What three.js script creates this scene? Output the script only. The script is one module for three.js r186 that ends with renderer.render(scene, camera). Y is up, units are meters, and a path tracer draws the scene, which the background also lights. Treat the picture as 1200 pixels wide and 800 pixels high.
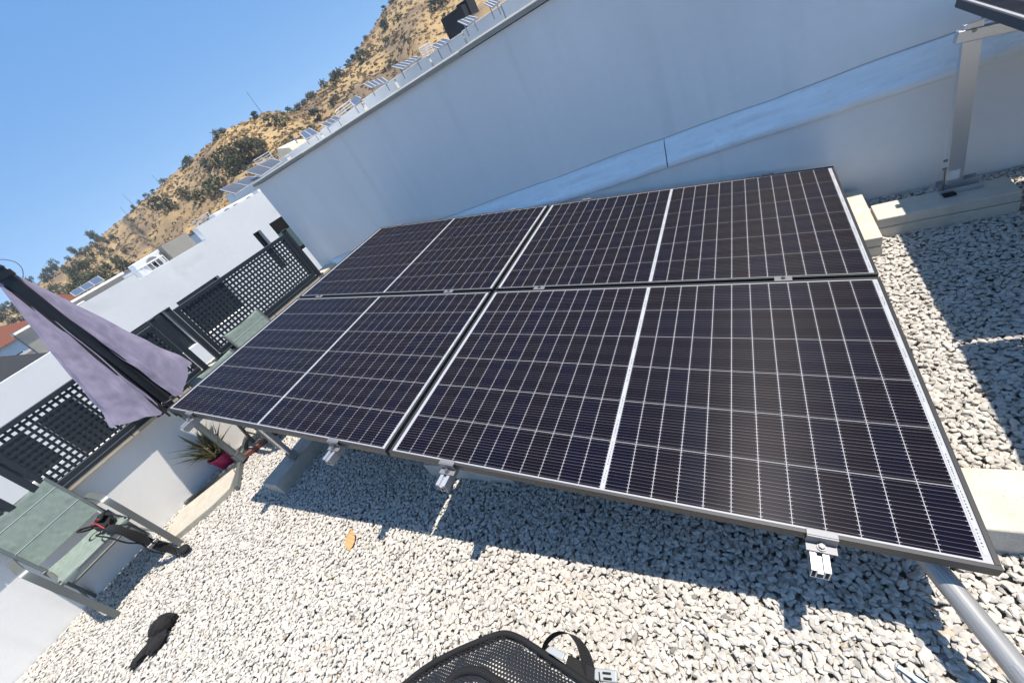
import * as THREE from 'three';
import { mergeGeometries, mergeVertices, toCreasedNormals } from 'three/addons/utils/BufferGeometryUtils.js';
import { RoundedBoxGeometry } from 'three/addons/geometries/RoundedBoxGeometry.js';
import { ConvexGeometry } from 'three/addons/geometries/ConvexGeometry.js';
import { ImprovedNoise } from 'three/addons/math/ImprovedNoise.js';

// ------------------------------------------------------------------ camera, sky, sun, exposure
const scene = new THREE.Scene();
const W = 1024, H = 682, FPX = 482.35;                       // focal length in pixels of the 1200 x 800 photograph
const camera = new THREE.PerspectiveCamera(2 * Math.atan(400 / FPX) * 180 / Math.PI, W / H, 0.05, 3000);
const CAM = new THREE.Vector3(3.150, 1.593, 2.921);
const cRight = new THREE.Vector3(0.82921, -0.43255, -0.35399), cUp = new THREE.Vector3(0.10376, 0.74144, -0.66295), cBack = new THREE.Vector3(0.54922, 0.513, 0.65969);
camera.position.copy(CAM);
camera.quaternion.setFromRotationMatrix(new THREE.Matrix4().makeBasis(cRight, cUp, cBack));
scene.add(camera);

const dirPx = (px, py) => new THREE.Vector3().addScaledVector(cRight, (px - 600) / FPX).addScaledVector(cUp, -(py - 400) / FPX).addScaledVector(cBack, -1).normalize();
const SUN = new THREE.Vector3(0.257, 1, -0.105).normalize();
{
  const w = 1024, h = 512, s1 = dirPx(60, 325), s2 = dirPx(262, 172), sn = s1.clone().cross(s2).normalize(), sm = s1.clone().add(s2).normalize(), d = new Float32Array(w * h * 4);
  for (let j = 0; j < h; j++) for (let i = 0; i < w; i++) {
    const el = ((j + .5) / h - .5) * Math.PI, az = ((i + .5) / w - .5) * 2 * Math.PI;
    const v = new THREE.Vector3(Math.cos(el) * Math.cos(az), Math.sin(el), Math.cos(el) * Math.sin(az));
    const t = Math.max(0, v.y), k = Math.pow(1 - t, 6.5), g = Math.acos(Math.min(1, v.dot(SUN)));
    const a = .5 * Math.exp(-g * g / .03) + .10 * Math.exp(-g / .35);       // aureole round the sun
    const o = (j * w + i) * 4;
    const q = v.dot(sn), m = Math.acos(Math.min(1, v.dot(sm))), wisp = .055 * Math.exp(-q * q / .00009) * Math.exp(-m * m / .05) * (.7 + .3 * Math.sin(m * 60 + q * 300));   // old vapour trail
    d[o] = .080 + .20 * k + a + wisp; d[o + 1] = .194 + .25 * k + a + wisp; d[o + 2] = .41 + .23 * k + a * .95 + wisp; d[o + 3] = 1;
  }
  const sky = new THREE.DataTexture(d, w, h, THREE.RGBAFormat, THREE.FloatType);
  sky.mapping = THREE.EquirectangularReflectionMapping; sky.magFilter = THREE.LinearFilter; sky.wrapS = THREE.RepeatWrapping; sky.needsUpdate = true;
  scene.background = sky; scene.environment = sky;
}
const sun = new THREE.DirectionalLight(0xfff5e8, 3.8);
sun.position.copy(SUN).multiplyScalar(60); sun.target.position.set(0, 0, 0);
sun.castShadow = true; sun.shadow.mapSize.set(4096, 4096);
Object.assign(sun.shadow.camera, { left: -40, right: 40, top: 40, bottom: -40, near: 1, far: 160 });
scene.add(sun, sun.target);
const renderer = new THREE.WebGLRenderer({ antialias: true });
renderer.setSize(W, H);
renderer.toneMapping = THREE.LinearToneMapping; renderer.toneMappingExposure = 1.92;
renderer.shadowMap.enabled = true;
scene.fog = new THREE.FogExp2(0xbcd2ea, 0.00035);

// ------------------------------------------------------------------ helpers
function rng(s) { return () => { s |= 0; s = s + 0x6D2B79F5 | 0; let t = Math.imul(s ^ s >>> 15, 1 | s); t = t + Math.imul(t ^ t >>> 7, 61 | t) ^ t; return ((t ^ t >>> 14) >>> 0) / 4294967296; }; }
const V3 = (x, y, z) => new THREE.Vector3(x, y, z);
const perlin = new ImprovedNoise();
const fbm = (x, y, z = 0, o = 4) => { let s = 0, a = .5; for (let i = 0; i < o; i++) { s += a * perlin.noise(x, y, z + i * 7.3); x *= 2.03; y *= 2.03; a *= .5; } return s; };
// a pixel of the photograph gives a direction; the distance comes from the plane it meets
const ray = (px, py) => V3(0, 0, 0).addScaledVector(cRight, (px - 600) / FPX).addScaledVector(cUp, -(py - 400) / FPX).addScaledVector(cBack, -1).normalize();
const onX = (px, py, x) => { const d = ray(px, py); return CAM.clone().addScaledVector(d, (x - CAM.x) / d.x); };
const onY = (px, py, y) => { const d = ray(px, py); return CAM.clone().addScaledVector(d, (y - CAM.y) / d.y); };
const onZ = (px, py, z) => { const d = ray(px, py); return CAM.clone().addScaledVector(d, (z - CAM.z) / d.z); };
const atR = (px, py, r) => { const d = ray(px, py); return CAM.clone().addScaledVector(d, r / Math.hypot(d.x, d.z)); };
const project = p => { const q = p.clone().sub(CAM), z = -q.dot(cBack); return z > .05 ? [600 + FPX * q.dot(cRight) / z, 400 - FPX * q.dot(cUp) / z, z] : null; };

const taken = {};
function numbered(n) { const k = taken[n] = (taken[n] ?? -1) + 1; return k ? `${n}_${String(k).padStart(3, '0')}` : n; }
function setup(o) { o.traverse(m => { if (m.isMesh) { m.castShadow = true; m.receiveShadow = true; } }); return o; }
function tag(o, label, category, group, kind) { o.userData.label = label; o.userData.category = category; if (group) o.userData.group = group; if (kind) o.userData.kind = kind; return o; }
function thing(name, label, category, pos = [0, 0, 0], group) { const g = new THREE.Group(); g.name = numbered(name); g.position.set(...pos); tag(g, label, category, group); scene.add(g); return g; }
function part(name, geo, mat, parent) { const m = new THREE.Mesh(Array.isArray(geo) ? merge(geo) : geo, mat); m.name = name; m.castShadow = m.receiveShadow = true; parent.add(m); return m; }
function structure(name, geo, mat) { const m = part(numbered(name), geo, mat, scene); m.userData.kind = 'structure'; return m; }
function copy(o, pos, rotY, label) { const c = o.clone(); c.name = numbered(o.name.replace(/_\d{3}$/, '')); c.userData = { ...o.userData }; if (pos) c.position.set(...pos); if (rotY !== undefined) c.rotation.y = rotY; if (label) c.userData.label = label; scene.add(c); return c; }
function merge(list) { return mergeGeometries(list.map(g => { const n = g.index ? g.toNonIndexed() : g.clone(); for (const k of Object.keys(n.attributes)) if (!['position', 'normal', 'uv'].includes(k)) n.deleteAttribute(k); if (!n.attributes.uv) n.setAttribute('uv', new THREE.BufferAttribute(new Float32Array(n.attributes.position.count * 2), 2)); return n; })); }
function uvm(geo) {                                              // uv in metres, by the way each face points
  const g = geo.index ? geo.toNonIndexed() : geo; if (!g.attributes.normal) g.computeVertexNormals();
  const p = g.attributes.position, n = p.count, uv = new Float32Array(n * 2), a = V3(), b = V3(), c = V3();
  for (let i = 0; i < n; i += 3) {
    a.fromBufferAttribute(p, i); b.fromBufferAttribute(p, i + 1).sub(a); c.fromBufferAttribute(p, i + 2).sub(a); b.cross(c);
    const ax = Math.abs(b.x), ay = Math.abs(b.y), az = Math.abs(b.z);
    for (let k = i; k < i + 3; k++) { const x = p.getX(k), y = p.getY(k), z = p.getZ(k); const q = ay >= ax && ay >= az ? [x, z] : ax >= az ? [z, y] : [x, y]; uv[2 * k] = q[0]; uv[2 * k + 1] = q[1]; }
  }
  g.setAttribute('uv', new THREE.BufferAttribute(uv, 2)); return g;
}
const box = (x0, x1, y0, y1, z0, z1) => { const g = new THREE.BoxGeometry(x1 - x0, y1 - y0, z1 - z0); g.translate((x0 + x1) / 2, (y0 + y1) / 2, (z0 + z1) / 2); return g; };
const rbox = (x0, x1, y0, y1, z0, z1, r = .004, s = 1) => { const g = new RoundedBoxGeometry(x1 - x0, y1 - y0, z1 - z0, s, r); g.translate((x0 + x1) / 2, (y0 + y1) / 2, (z0 + z1) / 2); return g; };
const tube = (pts, r, seg = 24, rad = 8, closed = false) => new THREE.TubeGeometry(new THREE.CatmullRomCurve3(pts.map(p => p.isVector3 ? p : V3(...p)), closed), seg, r, rad, closed);
function bar(a, b, w, h, r = .003) {                             // a straight bar of section w x h from a to b
  const A = a.isVector3 ? a : V3(...a), B = b.isVector3 ? b : V3(...b), d = B.clone().sub(A), L = d.length();
  const g = new RoundedBoxGeometry(w, h, L, 1, Math.min(r, w / 2.5, h / 2.5));
  const z = d.normalize(), up = Math.abs(z.y) > .95 ? V3(1, 0, 0) : V3(0, 1, 0), x = up.clone().cross(z).normalize(), y = z.clone().cross(x);
  g.applyMatrix4(new THREE.Matrix4().makeBasis(x, y, z).setPosition(A.add(B).multiplyScalar(.5))); return g;
}
function rod(a, b, r0, r1 = r0, n = 12) { const A = a.isVector3 ? a.clone() : V3(...a), B = b.isVector3 ? b.clone() : V3(...b), d = B.clone().sub(A); const g = new THREE.CylinderGeometry(r1, r0, d.length(), n); g.applyQuaternion(new THREE.Quaternion().setFromUnitVectors(V3(0, 1, 0), d.clone().normalize())); const m = A.add(B).multiplyScalar(.5); g.translate(m.x, m.y, m.z); return g; }

// ------------------------------------------------------------------ textures and materials
function noiseTex(n, fn, srgb = true) {                          // fn(u, v) -> [r,g,b] 0..1
  const d = new Uint8Array(n * n * 4);
  for (let j = 0; j < n; j++) for (let i = 0; i < n; i++) { const c = fn(i / n, j / n), o = (j * n + i) * 4; for (let k = 0; k < 3; k++) d[o + k] = Math.max(0, Math.min(255, 255 * (c[k] ?? c[0]))); d[o + 3] = 255; }
  const t = new THREE.DataTexture(d, n, n); t.wrapS = t.wrapT = THREE.RepeatWrapping; t.magFilter = THREE.LinearFilter; t.minFilter = THREE.LinearMipmapLinearFilter; t.generateMipmaps = true;
  if (srgb) t.colorSpace = THREE.SRGBColorSpace; t.needsUpdate = true; return t;
}
const tileN = (u, v, f, z = 0, o = 4) => { // tileable noise by blending
  const a = fbm(u * f, v * f, z, o), b = fbm((u - 1) * f, v * f, z, o), c = fbm(u * f, (v - 1) * f, z, o), d = fbm((u - 1) * f, (v - 1) * f, z, o);
  return (a * (1 - u) + b * u) * (1 - v) + (c * (1 - u) + d * u) * v;
};
const rep = (t, x, y = x) => { const c = t.clone(); c.repeat.set(x, y); c.needsUpdate = true; return c; };
const plasterBump = noiseTex(512, (u, v) => { const g = .5 + .5 * tileN(u, v, 70, 1, 3) + .35 * tileN(u, v, 12, 4, 3); return [g, g, g]; }, false);
const plasterCol = noiseTex(512, (u, v) => { const s = tileN(u, v, 5, 2, 5), f = tileN(u, v, 60, 8, 2), st = Math.max(0, tileN(u, v, 9, 15, 3) - .12); const g = .985 + .05 * s + .02 * f - .2 * st; return [g, g * .998 - .02 * st, g * .985 - .05 * st]; });
const concCol = noiseTex(512, (u, v) => { const s = tileN(u, v, 7, 3, 5), f = tileN(u, v, 80, 5, 2), p = tileN(u, v, 40, 9, 2) > .3 ? -.12 : 0; const g = .93 + .14 * s + .10 * f + p; return [g, g * .99, g * .965]; });
const streakCol = noiseTex(256, (u, v) => { const g = .85 + .25 * tileN(u, v * .06, 40, 3, 3); return [g, g, g]; });
const dirtCol = noiseTex(512, (u, v) => { const s = tileN(u, v, 30, 3, 4), f = tileN(u, v, 90, 6, 2); const g = .62 + .5 * s + .35 * f; return [g, g * .98, g * .93]; });
const earthCol = noiseTex(512, (u, v) => { const s = tileN(u, v, 24, 3, 4), f = tileN(u, v, 80, 6, 2); const g = .90 + .30 * s + .2 * f; return [g, g * .985, g * .95]; });
const wallCol = noiseTex(1024, (u, v) => { const s = tileN(u, v, 5, 2, 5), f = tileN(u, v, 90, 8, 2), dr = Math.max(0, tileN(u * 1, v * .06 + .3, 36, 25, 3)) * Math.max(0, tileN(u, v, 4, 33, 2) + .25), tr = tileN(u + .15 * v, v * .3, 14, 41, 3); const g = .985 + .045 * s + .02 * f - .28 * dr + .03 * tr; return [g, g * .998, g * .988]; });
const brushCol = noiseTex(512, (u, v) => { const a = tileN(u * .12, v, 40, 51, 3), b = tileN(u, v, 9, 61, 4), c = Math.max(0, tileN(u, v, 22, 71, 3) - .1); const g = .97 + .10 * a + .05 * b - .25 * c; return [g, g, g]; });
const weaveCol = noiseTex(256, (u, v) => { const g = .86 + .09 * Math.sin(u * 128 * Math.PI) * Math.sin(v * 128 * Math.PI) + .18 * tileN(u, v, 6, 12, 4); return [g, g, g]; });

const lin = (r, g, b) => new THREE.Color().setRGB(r, g, b);
const std = (c, rough = .8, extra = {}) => new THREE.MeshStandardMaterial({ color: c, roughness: rough, ...extra });
const M = {
  wall: std(lin(.85, .85, .84), .92, { map: rep(wallCol, .22), bumpMap: rep(plasterBump, 1.1), bumpScale: .0012 }),
  wallFar: std(lin(.86, .86, .85), .95, { map: rep(plasterCol, .12) }),
  coping: std(lin(.40, .395, .375), .95, { map: rep(concCol, 1.3), bumpMap: rep(plasterBump, 2), bumpScale: .006 }),
  capStone: std(lin(.62, .54, .43), .85, { map: rep(concCol, 1.5) }),
  membrane: std(lin(.86, .89, .89), .6, { map: rep(brushCol, .9), bumpMap: rep(plasterBump, 1.5), bumpScale: .005 }),
  block: std(lin(.62, .59, .53), .92, { map: rep(concCol, 2.2), bumpMap: rep(plasterBump, 4), bumpScale: .003 }),
  blockGrey: std(lin(.50, .49, .46), .9, { map: rep(concCol, 2.7), bumpMap: rep(plasterBump, 4), bumpScale: .003 }),
  slab: std(lin(.50, .48, .43), .95, { map: rep(concCol, 3), bumpMap: rep(plasterBump, 6), bumpScale: .004 }),
  bed: std(lin(.52, .51, .485), 1, { map: rep(earthCol, 3), bumpMap: rep(plasterBump, 6), bumpScale: .01 }),
  alu: std(lin(.68, .69, .70), .38, { metalness: .9 }),
  aluBright: std(lin(.52, .53, .55), .42, { metalness: .8 }),
  galv: std(lin(.45, .46, .48), .5, { metalness: .7, map: rep(concCol, 5) }),
  frame: std(lin(.055, .055, .056), .42, { metalness: .55 }),
  sealant: std(lin(.42, .42, .41), .8),
  clamp: std(lin(.22, .22, .23), .5, { metalness: .6 }),
  steel: std(lin(.25, .25, .26), .35, { metalness: .9 }),
  back: new THREE.MeshPhysicalMaterial({ color: lin(.34, .35, .37), roughness: .5, clearcoat: .2, clearcoatRoughness: .15 }),
  backUnder: std(lin(.7, .7, .7), .7),
  anthracite: std(lin(.028, .034, .042), .45, { metalness: .2 }),
  chairFrame: std(lin(.15, .165, .16), .42, { metalness: .35 }),
  sling: std(lin(.26, .33, .29), .85, { map: rep(weaveCol, 6), transparent: false }),
  slingSeam: std(lin(.36, .43, .39), .8),
  canopy: new THREE.MeshPhysicalMaterial({ color: lin(.45, .40, .53), roughness: .95, map: rep(weaveCol, 3), transmission: .12, thickness: 0, side: THREE.DoubleSide }),
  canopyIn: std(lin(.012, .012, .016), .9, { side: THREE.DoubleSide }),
  mast: std(lin(.020, .023, .028), .32, { metalness: .4 }),
  footGrey: std(lin(.16, .18, .18), .45, { metalness: .5 }),
  footRed: std(lin(.16, .055, .045), .6, { metalness: .1 }),
  pot: std(lin(.34, .012, .075), .35),
  soil: std(lin(.05, .035, .022), 1, { map: rep(dirtCol, 8) }),
  aloe: [std(lin(.22, .19, .08), .7), std(lin(.30, .24, .11), .75), std(lin(.16, .16, .07), .7), std(lin(.34, .26, .14), .8)],
  tubeGrey: std(lin(.46, .46, .45), .45, { metalness: .35, map: rep(streakCol, 1, 3) }),
  black: std(lin(.008, .008, .009), .85, { map: rep(weaveCol, 10) }),
  blackSoft: std(lin(.011, .011, .012), .95, { bumpMap: rep(weaveCol, 12), bumpScale: .0012, side: THREE.DoubleSide }),
  redTrim: std(lin(.30, .02, .035), .6),
  greyPlastic: std(lin(.32, .34, .34), .4),
  whitePatch: std(lin(.7, .7, .68), .5),
  blueSteel: std(lin(.13, .18, .22), .35, { metalness: .6 }),
  leaf: std(lin(.50, .29, .12), .7, { side: THREE.DoubleSide, bumpMap: rep(plasterBump, 12), bumpScale: .001 }),
  darkGlass: new THREE.MeshPhysicalMaterial({ color: lin(.012, .016, .018), roughness: .08, clearcoat: 1 }),
  greenGlass: new THREE.MeshPhysicalMaterial({ color: lin(.10, .16, .15), roughness: .1, clearcoat: .6 }),
  darkRoof: std(lin(.055, .055, .06), .9, { map: rep(dirtCol, .4) }),
  greyRoof: std(lin(.28, .28, .28), .9, { map: rep(concCol, .3) }),
  tile: std(lin(.40, .13, .07), .85, { map: rep(dirtCol, .6) }),
  whitePaint: std(lin(.8, .8, .79), .6),
  beige: std(lin(.42, .40, .36), .9, { map: rep(concCol, .4) }),
  pvFar: new THREE.MeshPhysicalMaterial({ color: lin(.07, .073, .08), roughness: .5, clearcoat: .15 }),
  pvBlue: new THREE.MeshPhysicalMaterial({ color: lin(.075, .09, .13), roughness: .4, clearcoat: .2 }),
  navyBox: std(lin(.012, .014, .02), .8),
  bark: std(lin(.08, .055, .035), .95),
};
// ================================================================== SETTING
// far ground sheet and hill
{
  const g = new THREE.PlaneGeometry(4000, 4000, 1, 1); g.rotateX(-Math.PI / 2); g.translate(0, -7.5, 0);
  structure('ground', uvm(g), std(lin(.20, .17, .12), 1, { map: rep(dirtCol, .2) }));
}
// ridge: direction (degrees from -x towards -z) and how high it stands above eye level (degrees)
const RIDGE = [[-60, 2.0], [-30, 1.6], [0, 1.7], [8, 2.6], [12.6, 3.3], [17.2, 4.0], [22, 4.85], [24.4, 5.3], [29.1, 6.3], [32.5, 6.9], [35.1, 7.4], [37.6, 7.15], [39.6, 7.05], [42.2, 5.95], [46.8, 6.75], [50.2, 7.1], [53.4, 8.5], [56.9, 9.7], [60, 10.8], [66, 12], [75, 13], [90, 13], [120, 10]];
const ridgeEl = a => { let i = 1; while (i < RIDGE.length - 1 && RIDGE[i][0] < a) i++; const [a0, e0] = RIDGE[i - 1], [a1, e1] = RIDGE[i], t = Math.max(0, Math.min(1, (a - a0) / (a1 - a0))), s = t * t * (3 - 2 * t); return e0 + (e1 - e0) * (s * .5 + t * .5); };
const ridgeR = a => 250 + 40 * Math.sin(a * .11) - 30 * Math.exp(-((a - 36) ** 2) / 60) + (a < 22 ? 60 : 0);
const RSTART = 70;
function hillY(a, r) {
  const R = ridgeR(a), top = CAM.y + Math.tan(ridgeEl(a) * Math.PI / 180) * R, t = (r - RSTART) / (R - RSTART);
  const x = r * Math.cos(a * Math.PI / 180), z = r * Math.sin(a * Math.PI / 180);
  const n = fbm(x * .02, z * .02, 3, 5), n2 = fbm(x * .09, z * .09, 8, 3);
  if (t <= 0) return -7.3;
  const gully = Math.abs(Math.sin(a * .38 + .6 * n)) ;
  if (t <= 1) { const s = Math.pow(t, 1.12); return -7.3 + (top + 7.3) * s + (n * 8 + n2 * 1.3) * Math.sin(Math.PI * Math.min(1, t)) - gully * 3 * Math.sin(Math.PI * t) + n2 * .8 * t; }
  return top + n2 * .8 - (t - 1) * 40;
}
const hillP = (a, r) => V3(CAM.x - r * Math.cos(a * Math.PI / 180), hillY(a, r), CAM.z - r * Math.sin(a * Math.PI / 180));
{
  const NA = 460, NR = 130, A0 = -60, A1 = 120, pos = [], col = [], idx = [];
  for (let i = 0; i <= NA; i++) for (let j = 0; j <= NR; j++) {
    const a = A0 + (A1 - A0) * i / NA, R = ridgeR(a), r = RSTART - 4 + (R * 1.35 - RSTART + 4) * j / NR, p = hillP(a, r);
    pos.push(p.x, p.y, p.z);
    const n = fbm(p.x * .035, p.z * .035, 21, 5), m = fbm(p.x * .15, p.z * .15, 31, 4), q = fbm(p.x * .5, p.z * .5, 41, 2);
    let gold = Math.max(0, Math.min(1, .52 + 1.7 * n + .8 * m)), gr = Math.max(0, Math.min(1, -.25 + 1.8 * m + .5 * n + (a < 19.5 ? .3 : 0)));
    const c = [.20, .145, .092].map((v, k) => v + ([.50, .355, .17][k] - v) * gold);
    const o = c.map((v, k) => (v + ([.11, .11, .055][k] - v) * gr) * (1 + .5 * q));
    col.push(...o);
  }
  for (let i = 0; i < NA; i++) for (let j = 0; j < NR; j++) { const k = i * (NR + 1) + j; idx.push(k, k + NR + 1, k + 1, k + 1, k + NR + 1, k + NR + 2); }
  const g = new THREE.BufferGeometry(); g.setAttribute('position', new THREE.Float32BufferAttribute(pos, 3)); g.setAttribute('color', new THREE.Float32BufferAttribute(col, 3)); g.setIndex(idx); g.computeVertexNormals();
  const uv = []; for (let i = 0; i < pos.length; i += 3) uv.push(pos[i] * .25, pos[i + 2] * .25); g.setAttribute('uv', new THREE.Float32BufferAttribute(uv, 2));
  structure('hill', g, new THREE.MeshStandardMaterial({ vertexColors: true, roughness: 1, map: rep(earthCol, .35), side: THREE.DoubleSide }));
}
// the roof terrace that we stand on
const WZ = -0.081, WX = -1.16, TX1 = 12, TZ1 = 14;
const floor = structure('roof_terrace_floor', uvm(box(WX - .2, TX1, -.35, -.028, WZ - .3, TZ1)), M.bed);
structure('building_below', uvm(box(WX - .25, TX1, -7.4, -.36, -12, TZ1)), M.wallFar);

// ------------------------------------------------------------------ long white wall behind the panels
const UZW = -.16;                                             // the upper wall stands back behind a sloped ledge
{
  const w = thing('boundary_wall', 'long white rendered wall in shade running behind the solar panels', 'wall', [3, 0, WZ]);
  const X0 = -1.42 - 3, X1 = TX1 - 3, Z1 = UZW - WZ;
  part('render', uvm(box(X0, X1, -.3, 1.748, Z1 - .2, Z1)), M.wall, w);
  part('plinth', uvm(box(WX - 3 + .001, X1, -.3, .578, Z1 + .001, 0)), M.wall, w);
  const sh = new THREE.Shape([[Z1 + .022, 1.750], [Z1 + .022, 1.772], [Z1 + .018, 1.777], [Z1 - .21, 1.795], [Z1 - .215, 1.750]].map(p => new THREE.Vector2(-p[0], p[1])));
  const rnd = rng(5); let x = X0 - .02;
  while (x < X1) { const L = Math.min(.98, X1 - x), dy = (rnd() - .5) * .008, g = new THREE.ExtrudeGeometry(sh, { depth: L - .006, bevelEnabled: true, bevelSize: .003, bevelThickness: .003, bevelSegments: 1 }); g.rotateY(Math.PI / 2); g.translate(x, dy + .004, (rnd() - .5) * .006); part('coping_stone', uvm(g), M.coping, w); x += .98; }
  // the membrane over the ledge: sloped, hand-trowelled, with an uneven upper edge and one open joint
  const segs = [[WX - 3 + .002, 2.62 - 3 - .003], [2.62 - 3 + .003, X1]];
  const prof = [[Z1 + .001, .745], [Z1 + .006, .738], [Z1 + .020, .715], [Z1 + .040, .682], [-.022, .652], [-.004, .632], [.010, .617], [.015, .606], [.0155, .582], [.009, .575], [.001, .572]];
  for (const [a, b] of segs) {
    const n = Math.round((b - a) / .03), pos = [], idx = [], K = prof.length;
    for (let i = 0; i <= n; i++) { const xx = a + (b - a) * i / n; for (let k = 0; k < K; k++) { const q = perlin.noise(xx * 2.2, k * .6, 4.2) * .010, q2 = perlin.noise(xx * 9, k * .9, 1.2) * .005; pos.push(xx, prof[k][1] + (k < K - 1 ? q * .7 + q2 * .6 : 0), prof[k][0] + (k && k < K - 1 ? q2 : 0)); } }
    for (let i = 0; i < n; i++) for (let k = 0; k < K - 1; k++) { const o = i * K + k; idx.push(o, o + 1, o + K, o + 1, o + K + 1, o + K); }
    const g = new THREE.BufferGeometry(); g.setAttribute('position', new THREE.Float32BufferAttribute(pos, 3)); g.setIndex(idx); g.computeVertexNormals();
    part('membrane_strip', uvm(g), M.membrane, w);
  }
  // sealant bead along the top of the membrane, broken in places
  const bead = []; for (let xx = WX - 3 + .02; xx < X1; xx += .05) bead.push(V3(xx,   .750 + perlin.noise(xx * 2.2, 0, 4.2) * .010 + perlin.noise(xx * 7, 2, 1) * .004, Z1 + .001));
  part('sealant_bead', new THREE.TubeGeometry(new THREE.CatmullRomCurve3(bead), 500, .0022, 5), M.sealant, w);
}
// ------------------------------------------------------------------ low wall with trellis
{
  const w = thing('low_wall', 'low white parapet wall below the dark trellis', 'wall', [WX, 0, 2]);
  part('render', uvm(box(-.18, 0, -.3, .672, UZW - 2 + .002, TZ1 - 2)), M.wall, w);
  for (let z = UZW + .004, k = 0; z < TZ1; z += .5, k++) part('cap_stone', uvm(rbox(-.205, .052, .674, .703 + (k % 3) * .001, z - 2, Math.min(z + .496, TZ1) - 2, .004)), M.capStone, w);
}
const latticeX = -1.135;
function trellis(z0, z1, label) {
  const t = thing('trellis_panel', label, 'trellis', [latticeX, .72, (z0 + z1) / 2], 'dark trellis panels on the low wall');
  const Y0 = .0, Y1 = .525, hz = (z1 - z0) / 2, fw = .035;
  part('frame_rail', rbox(-.02, .02, Y1 - fw, Y1, -hz, hz, .003), M.anthracite, t);
  part('frame_rail', rbox(-.02, .02, Y0 + .018, Y0 + .018 + fw, -hz, hz, .003), M.anthracite, t);
  part('frame_stile', rbox(-.019, .019, Y0 + .018 + fw, Y1 - fw, -hz, -hz + fw, .003), M.anthracite, t);
  part('frame_stile', rbox(-.019, .019, Y0 + .018 + fw, Y1 - fw, hz - fw, hz, .003), M.anthracite, t);
  part('base_rail', rbox(-.03, .03, Y0 - .016, Y0 + .012, -hz, hz, .003), M.anthracite, t);
  const ya = Y0 + .018 + fw, yb = Y1 - fw, za = -hz + fw, zb = hz - fw, p = .0415, s = .0180;
  const nv = Math.floor((zb - za) / p), nh = Math.floor((yb - ya) / p);
  const vg = box(-.006, 0, ya, yb, -s / 2, s / 2), hg = box(.0005, .0065, -s / 2, s / 2, za, zb);
  for (let i = 0; i <= nv; i++) { const m = part('upright_slat', vg, M.anthracite, t); m.position.z = za + (zb - za) * (i + .5) / (nv + 1); }
  for (let i = 0; i <= nh; i++) { const m = part('cross_slat', hg, M.anthracite, t); m.position.y = ya + (yb - ya) * (i + .5) / (nh + 1); }
}
function fencePost(z, label) {
  const t = thing('fence_post', label, 'post', [latticeX, .704, z], 'posts between the trellis panels');
  part('shaft', rbox(-.022, .022, 0, .565, -.021, .021, .003), M.anthracite, t);
  part('post_cap', rbox(-.026, .026, .566, .578, -.025, .025, .003), M.anthracite, t);
  part('foot_plate', rbox(-.04, .04, .0015, .008, -.035, .035, .001), M.anthracite, t);
}
trellis(.165, 1.455, 'dark square-hole trellis panel next to the long white wall');
trellis(1.665, 2.855, 'dark square-hole trellis panel behind the closed lilac parasol');
trellis(3.065, 4.3, 'dark square-hole trellis panel behind the chair holding the black tool bag');
fencePost(.125, 'dark metal post where the trellis meets the long white wall');
fencePost(1.49, 'dark metal post on the low wall, ending the trellis by the long wall'); fencePost(1.63, 'dark metal post beginning the trellis behind the parasol');
fencePost(2.89, 'dark metal post ending the trellis behind the parasol, above the chair with the bag'); fencePost(3.03, 'dark metal post starting the trellis behind the chair with the bag');

// ================================================================== SOLAR PANELS
const TILT = 9.8 * Math.PI / 180, TC = Math.cos(TILT), TS = Math.sin(TILT), PL = 1.762, PW = 1.134, GAP = .02, Y0 = .914;
const P2W = (u, v, n = 0) => V3(TC * u + TS * n, Y0 - TS * u + TC * n, v);   // n: up from the glass
const cellTex = [0, 1, 2].map(s => {
  const w = 64, h = 512, d = new Uint8Array(w * h * 4), rnd = rng(90 + s);
  const tint = [[14, 12, 23], [12, 12, 27], [16, 13, 22]][s];
  for (let j = 0; j < h; j++) for (let i = 0; i < w; i++) {
    let c = tint.map(v => v + (rnd() - .5) * 3);
    const y = (j / h * 15) % 1, dy = Math.abs(y - .5) * h / 15;               // fifteen wires
    if (dy < 1.3) { const end = i < 4 || i > 59; c = end ? [165, 163, 165] : [98, 94, 92]; }
    else if (dy < 2.4 && (i < 3 || i > 60)) c = [120, 120, 126];
    const o = (j * w + i) * 4; d[o] = c[0]; d[o + 1] = c[1]; d[o + 2] = c[2]; d[o + 3] = 255;
  }
  const t = new THREE.DataTexture(d, w, h); t.colorSpace = THREE.SRGBColorSpace; t.magFilter = THREE.LinearFilter; t.minFilter = THREE.LinearMipmapLinearFilter; t.generateMipmaps = true; t.needsUpdate = true;
  return new THREE.MeshPhysicalMaterial({ map: t, roughness: .34, metalness: .0, specularIntensity: .12, anisotropy: .9, anisotropyRotation: Math.PI / 2, clearcoat: .06, clearcoatRoughness: .12 });
});
const printTex = (() => {
  const c = document.createElement('canvas'); c.width = 32; c.height = 1024; const x = c.getContext('2d'); x.fillStyle = '#a3a7aa'; x.fillRect(0, 0, 32, 1024); const r = rng(8); x.fillStyle = '#30333a';
  for (let y = 12; y < 1010;) { const run = 30 + r() * 60; for (let q = 0; q < run; q += 5 + r() * 4) x.fillRect(10 + r() * 3, y + q, 9 + r() * 4, 2 + r() * 2); y += run + 14 + r() * 70; }
  const t = new THREE.CanvasTexture(c); t.colorSpace = THREE.SRGBColorSpace; return t;
})();
const printMat = new THREE.MeshPhysicalMaterial({ map: printTex, roughness: .5, clearcoat: .2, clearcoatRoughness: .12 });
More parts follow.
